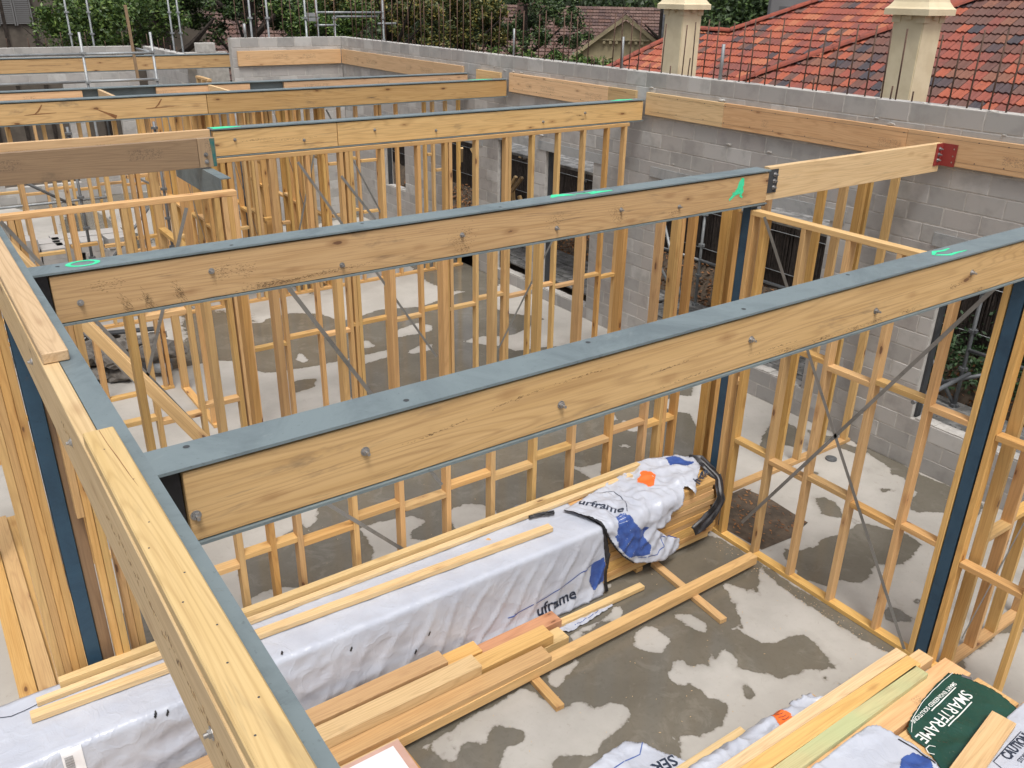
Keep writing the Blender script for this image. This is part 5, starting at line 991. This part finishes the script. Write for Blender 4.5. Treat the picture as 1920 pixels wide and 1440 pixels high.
def chimney(label, x, y, w_, ztop, hang):
    rt = root('chimney', label, 'chimney', (x, y, -.35)); bm = bmesh.new(); bm_box(bm, -w_ / 2, w_ / 2, -w_ / 2, w_ / 2, 0, ztop + .35); bmesh.ops.bevel(bm, geom=bm.edges[:], offset=.012, segments=2, affect='EDGES'); put('shaft', mesh_of(bm), 'cream', (x, y, -.35), None, rt)
    # flared cap with a concave sweep
    bm = bmesh.new(); rings = []
    for (hz, hw) in ((0, .72), (.075, .72), (.10, .66), (.16, .57), (.25, .51), (.38, .47), (.5, .46), (.52, .52), (.6, .52)): rings.append([bm.verts.new((sx * hw * w_, sy * hw * w_, hz)) for sx, sy in ((-1, -1), (1, -1), (1, 1), (-1, 1))])
    bm.faces.new(rings[0][::-1]); bm.faces.new(rings[-1])
    for A_, B_ in zip(rings, rings[1:]):
        for i in range(4): bm.faces.new((A_[i], A_[(i + 1) % 4], B_[(i + 1) % 4], B_[i]))
    put('cap', mesh_of(bm), 'cream', (x, y, ztop), None, rt)
    for sx in (-1, 1):
        for sy in (-1, 1):
            bm = bmesh.new(); bm_box(bm, -.06, .06, -.06, .06, -.09, 0); put('corner_corbel', mesh_of(bm), 'cream', (x + sx * (w_ / 2 - .045), y + sy * (w_ / 2 - .045), ztop - .001), None, rt)
    for sx, sy in ((-1, 0), (0, -1)):
        bm = bmesh.new(); bm_box(bm, -.012, .012, -.012, .012, 0, 1) if 0 else bm_box(bm, -.05, .05, -.05, .05, -.05, 0); put('corbel', mesh_of(bm), 'cream', (x + sx * w_ / 2 * .93, y + sy * w_ / 2 * .93, ztop - .001), None, rt)
    return rt
chimney('cream rendered chimney with flared cap nearer the right edge, in front of the mixed tiles', 11.5, 7.0, .44, 4.75, 0)
chimney('cream rendered chimney with flared cap farther left, in front of the orange tiles', 11.5, 11.3, .44, 4.72, 0)
# gabled weatherboard house far back
GH = root('house', 'distant gabled house with brown tiles and cream weatherboards behind the shrubs', 'house', (33, 38, -.35)); az = math.atan2(33, 38)
rgt = Vector((math.cos(az), -math.sin(az), 0)); fwd = Vector((math.sin(az), math.cos(az), 0)); P0 = Vector((33.6, 37.2, 0))
def G(a, b, z): return P0 + rgt * a + fwd * b + Vector((0, 0, z))
def poly_part(name, pts, mat, parent, th=.12):
    bm = bmesh.new(); c = Vector(pts[0]); f = bm.faces.new([bm.verts.new(Vector(p) - c) for p in pts]); 
    ex_ = bmesh.ops.extrude_face_region(bm, geom=[f]); f.normal_update(); n_ = f.normal.copy(); bmesh.ops.translate(bm, vec=-n_ * th, verts=[v_ for v_ in ex_['geom'] if isinstance(v_, bmesh.types.BMVert)])
    return put(name, mesh_of(bm), mat, c, None, parent)
poly_part('gable_wall', [G(-3.4, 0, 1.0), G(3.4, 0, 1.0), G(3.4, 0, 1.35), G(0, 0, 3.65), G(-3.4, 0, 1.35)], 'weatherboard', GH)
bm = bmesh.new(); c = G(0, 0, 0)
for i in range(13):
    z = 1.1 + i * .18; hw = min(3.3, (3.62 - z) / .68)
    for q in (bmesh.ops.create_cube(bm, size=1),): bmesh.ops.scale(bm, vec=(hw * 2, .05, .02), verts=q['verts']); bmesh.ops.rotate(bm, matrix=Matrix.Rotation(-az, 3, 'Z'), verts=q['verts']); bmesh.ops.translate(bm, vec=G(0, -.03, z) - c, verts=q['verts'])
put('board_lines', mesh_of(bm), 'clad', c, None, GH)
for z, hw in ((2.55, 1.3), (1.45, 3.0)):
    for i in range(int(hw * 2 / .34)):
        bm = bmesh.new(); bmesh.ops.create_cube(bm, size=1); bmesh.ops.scale(bm, vec=(.14, .3, .13), verts=bm.verts); bmesh.ops.rotate(bm, matrix=Matrix.Rotation(-az, 3, 'Z'), verts=bm.verts); put('bracket', mesh_of(bm), 'weatherboard', G(-hw + .2 + i * .34, -.18, z), None, GH)
    poly_part('ledge', [G(-hw, -.3, z + .1), G(hw, -.3, z + .1), G(hw, 0, z + .1), G(-hw, 0, z + .1)], 'weatherboard', GH, .08)
poly_part('louvred_vent', [G(-.35, -.04, 2.9), G(.35, -.04, 2.9), G(.35, -.04, 3.15), G(0, -.04, 3.4), G(-.35, -.04, 3.15)], 'greyrender', GH, .04)
for s_ in (-1, 1): poly_part('barge_board', [G(0, -.35, 3.95), G(s_ * 3.7, -.35, 1.25), G(s_ * 3.7, -.35, 1.03), G(0, -.35, 3.72)], 'weatherboard', GH, .08)
poly_part('house_wall', [G(-9, 2.5, -.35), G(5, 2.5, -.35), G(5, 2.5, 2.0), G(-9, 2.5, 2.0)], 'weatherboard', GH, .3)
def slope(a0, a1, b0, b1, z0, z1, name='roof_slope'):
    o_ = G(a0, b0, z0); up_ = (G(a0, b1, z1) - o_); tiled(name, o_, rgt, up_, [(0, 0), (a1 - a0, 0), (a1 - a0, up_.length), (0, up_.length)], 'tileC', GH, .36, .36, .05)
slope(-8, 3.2, .8, 5.8, 1.55, 4.15)
for s_ in (-1, 1):
    o_ = G(s_ * 3.75, -.4, 1.2); dn = (G(0, -.4, 4.0) - o_); exx = fwd if s_ < 0 else fwd
    tiled('roof_slope', o_, fwd, dn, [(0, 0), (4, 0), (4, dn.length), (0, dn.length)] , 'tileC', GH, .36, .36, .05)
bm = bmesh.new(); bm_box(bm, -.5, .5, -.5, .5, 0, 2.4); put('brick_chimney', mesh_of(bm), 'tileC', G(-5.6, 4.6, 3.2), None, GH)
# second brown roof glimpsed at the left through the trees
H2 = root('house', 'brown tiled roof glimpsed between dark tree trunks at the upper left', 'house', (12, 35, -.35)); tiled('roof_slope', (9.0, 35, 1.6), (1, -.05, 0), (0, .85, .5), [(0, 0), (7, 0), (6, 5), (1.5, 5)], 'tileC', H2, .33, .34, .04)
bm = bmesh.new(); bm_box(bm, 9.3, 15.8, 35.6, 40, -.35, 1.7); put('house_wall', mesh_of(bm), 'clad', (0, 0, 0), None, H2)
# left house: panelled wall with louvre windows
H3 = root('house', 'brown panelled house wall with louvred windows at the far left', 'house', (3, 33, -.35)); bm = bmesh.new(); bm_box(bm, -6, 10, 33, 37, -.35, 7); put('house_wall', mesh_of(bm), 'clad', (0, 0, 0), None, H3)
for i in range(13):
    bm = bmesh.new(); bm_box(bm, -.05, .05, -.07, 0, 0, 7.2); put('cover_batten', mesh_of(bm), 'bark', (-2.0 + i * .82, 32.99, -.3), None, H3)
for i in range(2):
    bm = bmesh.new(); x0 = 3.62 + i * .5
    for j in range(26): bm_box(bm, x0, x0 + .4, 32.93, 32.96, 3.75 + j * .06, 3.795 + j * .06)
    bm_box(bm, x0 - .04, x0, 32.9, 32.99, 3.7, 5.4); bm_box(bm, x0 + .4, x0 + .44, 32.9, 32.99, 3.7, 5.4); put('louvre_window', mesh_of(bm), 'louvre', (0, 0, 0), None, H3)
GB = root('building', 'plain grey rendered building behind the orange tiled roof', 'building', (25, 18, -.35)); bm = bmesh.new(); bm_box(bm, 24, 30, 12, 19.76, -.35, 9); bm_box(bm, 24.7, 29, 19.76, 20.45, -.35, 9); put('building_wall', mesh_of(bm), 'greyrender', (0, 0, 0), None, GB)
bm = bmesh.new(); bm_box(bm, -.12, .12, -.15, .15, 0, .22); put('light_fitting', mesh_of(bm), 'louvre', (23.9, 19.1, 4.45), None, GB)

# ------------------------------------------------------------ outside the block wall: fence, ivy, planks, scaffold
F = root('brushwood_fence', 'dark brushwood fence with a wire along it, seen through the window openings', 'fence', (11.0, 8, 0))
bm = bmesh.new(); rnd = random.Random(5); y = -3.5
bm_box(bm, 11.03, 11.10, -3.5, 24, .2, 2.2)
while y < 24:
    h = 2.2 + rnd.uniform(-.03, .05); x = 11.0 + rnd.uniform(-.012, .012); a = rnd.uniform(-.02, .02); w_ = rnd.uniform(.012, .03)
    v = [bm.verts.new(p) for p in ((x - .01, y, .2), (x - .01, y + w_, .2), (x - .01, y + w_ + a, h), (x - .01, y + a, h))]; bm.faces.new(v); v2 = [bm.verts.new(p) for p in ((x + .02, y + w_, .2), (x + .02, y + w_ + a, h))]; bm.faces.new((v[1], v2[0], v2[1], v[2])); y += w_ * .8
put('brush_panel', mesh_of_noflip(bm), 'brush', (0, 0, 0), None, F)
for z in (1.62, 1.0): tube('wire', [(10.97, -3.5, z), (10.97, 24, z)], .006, 'galv', F, 6)
rnd = random.Random(8); bm = bmesh.new()
for i in range(11000):
    y = rnd.uniform(-2.5, 5.6); t = rnd.random(); x = 10.35 + .62 * t; z = .45 + .9 * t * rnd.random() ** .7 + .35 * mn.noise(Vector((y * 1.3, t * 2, 0)))
    leaf(bm, Vector((x + rnd.gauss(0, .05), y, max(.3, z))), .07, rnd)
tag(put('ivy', mesh_of_noflip(bm), 'leafivy'), kind='stuff')
bm = bmesh.new()
for i in range(6500):
    y = rnd.uniform(-3, 20); x = rnd.uniform(10.2, 10.98); zz = .10 + .62 * max(0, min(1, (x - 10.35) / .65)) ** 1.3 + rnd.uniform(.02, .09); leaf(bm, Vector((x, y, zz)), .075, rnd)
tag(put('leaf_litter', mesh_of_noflip(bm), 'leaflitter'), kind='stuff')
names = ['near the lower right window', 'below the middle window', 'below the far windows', 'before the doorway']
for i, (y0, y1) in enumerate(((1.2, 5.4), (5.5, 9.6), (9.7, 13.8), (13.9, 18))):
    dk = root('scaffold_deck', 'grey perforated scaffold planks outside the wall ' + names[i], 'scaffold deck', (9.6, y0, .25))
    for j in range(5): tbox('plank', (9.12 + j * .255, 9.36 + j * .255), (y0, y1), (.24 + .01 * (j % 2), .28 + .01 * (j % 2)), 'plank', dk, .006)
for i, (y0, y1, n) in enumerate(((5.9, 8.6, 'middle'), (10.0, 14.3, 'far'))):
    dk = root('scaffold_deck', 'raised paint-splashed scaffold planks outside the %s window' % n, 'scaffold deck', (9.8, y0, 2.2))
    for j in range(4): tbox('plank', (9.35 + j * .26, 9.59 + j * .26), (y0, y1), (2.2, 2.25), 'plank', dk, .006)
def scaffold(label, poles, rails, z1, mat='galvdark', r=.024, z0=-.1, couplers=True, cat='scaffold'):
    rt = root('scaffold', label, cat, (*poles[0], z0))
    for i, (x, y) in enumerate(poles):
        tube('standard', [(x, y, z0), (x, y, z1 if not isinstance(z1, (list, tuple)) else z1[i])], r, mat, rt, 10)
        if couplers:
            for z in np.arange(max(z0, 0) + .3, (z1 if not isinstance(z1, (list, tuple)) else z1[i]), .5):
                bm = bmesh.new()
                for a in range(4):
                    q = bmesh.ops.create_cube(bm, size=1); bmesh.ops.scale(bm, vec=(.03, .045, .04), verts=q['verts']); bmesh.ops.translate(bm, vec=(.035, 0, 0), verts=q['verts']); bmesh.ops.rotate(bm, matrix=Matrix.Rotation(a * math.pi / 2, 3, 'Z'), verts=q['verts'])
                put('coupler', mesh_of(bm), mat, (x, y, float(z)), None, rt)
    for p, q in rails: tube('ledger_tube', [p, q], r, mat, rt, 10)
    return rt
scaffold('scaffold outside the lower right window, dark upright with a sloping brace', [(10.2, 4.70), (10.2, 2.3), (9.1, 2.3)], [((8.2, 4.2, 1.07), (9.5, 4.3, 1.05)), ((9.9, 4.85, .62), (10.25, 4.2, .95)), ((10.2, 4.7, .3), (10.25, 5.6, 1.3)), ((10.2, 2.3, 1.05), (10.2, 4.7, 1.05))], 2.3)
scaffold('scaffold outside the middle and far windows with pale diagonal braces', [(10.25, 9.2), (10.25, 12.2), (10.25, 6.1)], [((10.2, 10.0, 1.45), (10.2, 9.3, -.05)), ((10.25, 6.1, 1.05), (10.25, 9.2, 1.05)), ((10.25, 9.2, 1.05), (10.25, 14, 1.05)), ((10.2, 11.2, 2.0), (10.2, 9.6, .3))], 2.2, 'galv')
scaffold('scaffold uprights with double guard rails crossing the farthest left beam', [(3.19, 18.0), (4.41, 18.0)], [((-1.5, 18.0, 3.78), (3.16, 18, 3.78)), ((3.22, 18, 3.78), (4.38, 18, 3.78)), ((-1.5, 18.0, 3.31), (3.16, 18, 3.31)), ((3.22, 18, 3.31), (4.38, 18, 3.31)), ((4.41, 18, 3.78), (4.41, 19.2, 3.78)), ((3.19, 18, 1.9), (4.41, 18, 1.1)), ((-.5, 18, 2.6), (1.6, 18, 1.7)), ((1.0, 18, 1.2), (3.19, 18, 1.2))], [4.15, 4.14], 'galv')
tag(tim('timber_post', (4.30, 19, 3.2), (4.27, 19, 4.58), .05, .05, 'lvlbrown', up=(0, 1, 0)), 'rough wooden post standing behind the scaffold rails at upper left', 'post')
scaffold('pair of scaffold uprights rising in front of the leafy maple', [(4.23, 25.0), (4.73, 25.0)], [], 6.5, 'galv', z0=-.35)
scaffold('pair of scaffold uprights beside the dark leaning trunks', [(6.68, 25.0), (6.9, 25.0)], [], 6.5, 'galv', z0=-.35)
scaffold('pair of scaffold uprights behind the back end wall', [(7.26, 20.6), (7.66, 20.6)], [], 6.5, 'galv', z0=-.35)
scaffold('scaffold bay with a plank stack and guard rail behind the wall corner', [(8.58, 20.6), (8.87, 20.6), (10.6, 20.6), (9.3, 20.6)], [((8.87, 20.6, 4.42), (10.6, 20.6, 4.42)), ((8.8, 20.6, 4.14), (9.35, 20.6, 4.14)), ((9.35, 20.62, 4.33), (10.45, 20.62, 4.33)), ((10.45, 20.6, 4.17), (10.95, 20.6, 4.17))], [4.7, 6.5, 6.5, 4.35], 'galv', z0=-.35)
bm = bmesh.new()
for z in (4.23, 4.33): bm_box(bm, 8.6, 8.86, 20.52, 20.58, z, z + .08)
o = put('scaffold_planks', mesh_of(bm), 'galv', (0, 0, 0)); tag(o, 'two grey plank ends clipped to the scaffold bay behind the wall corner', 'plank')
# scaffold clutter and rubble inside at the left
scaffold('inside scaffold tower with braces at the back left', [(2.3, 15.3), (3.6, 15.3), (1.0, 15.3), (-.3, 15.3)], [((-.3, 15.3, .5), (3.6, 15.3, .5)), ((-.3, 15.3, 1.6), (3.6, 15.3, 1.6)), ((1.0, 15.3, 2.5), (2.3, 15.3, 1.6)), ((-.3, 15.3, 2.9), (1, 15.3, 2.1)), ((2.3, 15.3, .4), (3.3, 15.3, 1.5))], 2.9)
rnd = random.Random(17)
def blocks(label, x, y, n, seed):
    rt = root('block_pile', label, 'block pile', (x, y, 0)); r_ = random.Random(seed)
    bm = bmesh.new(); bm_box(bm, -.6, .6, -.45, .45, 0, .12); put('pallet', mesh_of(bm), 'lvlbrown', (x, y, .001), None, rt)
    k_ = 0
    for z in range(4):
        for i in range(3):
            for j in range(2):
                if k_ >= n or (z == 3 and r_.random() < .5): continue
                bm = bmesh.new(); bm_box(bm, -.19, .19, -.2, .2, 0, .19); o_ = put('block', mesh_of(bm), 'block', (x - .42 + i * .42 + r_.uniform(-.02, .02), y - .22 + j * .44, .122 + z * .193), Quaternion((0, 0, 1), r_.uniform(-.08, .08)), rt); k_ += 1
blocks('pallet of grey blocks behind the left stud frame', 1.5, 17.0, 20, 1); blocks('second pallet of grey blocks, the one farther right', 2.6, 17.2, 18, 2)
RB = root('rubble_heap', 'heap of broken stone slabs and dust on the slab behind the left frame', 'rubble heap', (1.9, 12.3, 0))
for i in range(26):
    bm = bmesh.new(); bmesh.ops.create_icosphere(bm, subdivisions=2, radius=1); sx, sy, sz = rnd.uniform(.12, .32), rnd.uniform(.1, .25), rnd.uniform(.05, .13)
    for v in bm.verts: v.co *= 1 + .35 * mn.noise(v.co * 1.6 + Vector((i, 0, 0))); v.co = Vector((v.co.x * sx, v.co.y * sy, v.co.z * sz))
    put('stone', mesh_of(bm), 'rubble', (rnd.uniform(1.45, 2.5), rnd.uniform(11.8, 13.0), .06 + rnd.random() * .25), Quaternion((0, 0, 1), rnd.uniform(0, 3)), RB)
tag(tim('lintel_steel', (1.3, 12.9, .38), (2.6, 12.4, .42), .12, .03, 'darksteel'), 'dark steel angle lying across the rubble heap', 'steel angle')
tag(tube('duct_piece', [(2.25, 11.7, .12), (2.45, 11.55, .14)], .07, 'galv'), 'shiny short pipe next to the rubble heap', 'pipe')
bm = bmesh.new(); bm_box(bm, -3.5, 3.2, 23.9, 23.96, .9, 2.4); bm_box(bm, 0, 0.02, 0, .02, 0, .02); bm.free()
# firewood beyond the doorway
FW = root('firewood_pile', 'pale split firewood leaning outside the doorway opening', 'firewood', (10.2, 14.6, .3))
for i in range(26):
    a = Vector((rnd.uniform(9.9, 10.7), rnd.uniform(13.8, 16.2), rnd.uniform(.3, 1.9))); d_ = Vector((rnd.uniform(-.1, .1), rnd.uniform(-.3, .3), rnd.uniform(.2, .45))); tim('log', a, a + d_, .07, .06, 'palepine' if i % 3 else 'bark', FW)

# ------------------------------------------------------------ light, sky, camera
wd = D.worlds.new('World'); scene.world = wd; wd.use_nodes = True; nt = wd.node_tree; bg = nt.nodes['Background']
sky = nt.nodes.new('ShaderNodeTexSky'); sky.sky_type = 'NISHITA'; sky.sun_disc = False; EL, AZ = R(66), R(-150)
sky.sun_elevation = EL; sky.sun_rotation = R(205); sky.air_density = 1.0; sky.dust_density = 6; sky.ozone_density = 1
hs = nt.nodes.new('ShaderNodeHueSaturation'); hs.inputs['Saturation'].default_value = .45; nt.links.new(sky.outputs[0], hs.inputs['Color']); nt.links.new(hs.outputs[0], bg.inputs[0]); bg.inputs[1].default_value = .108
sl = D.lights.new('Sun', 'SUN'); sl.energy = 1.5; sl.angle = R(18); sl.color = (1, .965, .91); so = D.objects.new('Sun', sl); COL.objects.link(so)
saz = R(205); sd_ = Vector((math.sin(saz) * math.cos(EL), math.cos(saz) * math.cos(EL), math.sin(EL))); so.rotation_mode = 'QUATERNION'; so.rotation_quaternion = sd_.to_track_quat('Z', 'Y'); so.location = (0, 0, 30)
cd = D.cameras.new('Camera'); cam = D.objects.new('Camera', cd); COL.objects.link(cam); scene.camera = cam
cd.sensor_width = 36; cd.lens = 1608 / 1920 * 36; cd.clip_start = .05; cd.clip_end = 600
yaw, pitch, roll = R(35.53), R(24.57), R(-1.08)
f = Vector((math.sin(yaw) * math.cos(pitch), math.cos(yaw) * math.cos(pitch), -math.sin(pitch))); r0 = Vector((math.cos(yaw), -math.sin(yaw), 0)); d0 = f.cross(r0)
r2 = r0 * math.cos(roll) + d0 * math.sin(roll); d2 = -r0 * math.sin(roll) + d0 * math.cos(roll)
cam.location = (0, 0, 4.937); cam.rotation_mode = 'QUATERNION'; cam.rotation_quaternion = Matrix((r2, -d2, -f)).transposed().to_quaternion()
scene.render.engine = 'CYCLES'; scene.view_settings.view_transform = 'Standard'; scene.view_settings.look = 'None'; scene.view_settings.exposure = 0.48; scene.view_settings.gamma = 1
scene.cycles.max_bounces = 6
scene.render.resolution_x, scene.render.resolution_y = 1024, 768
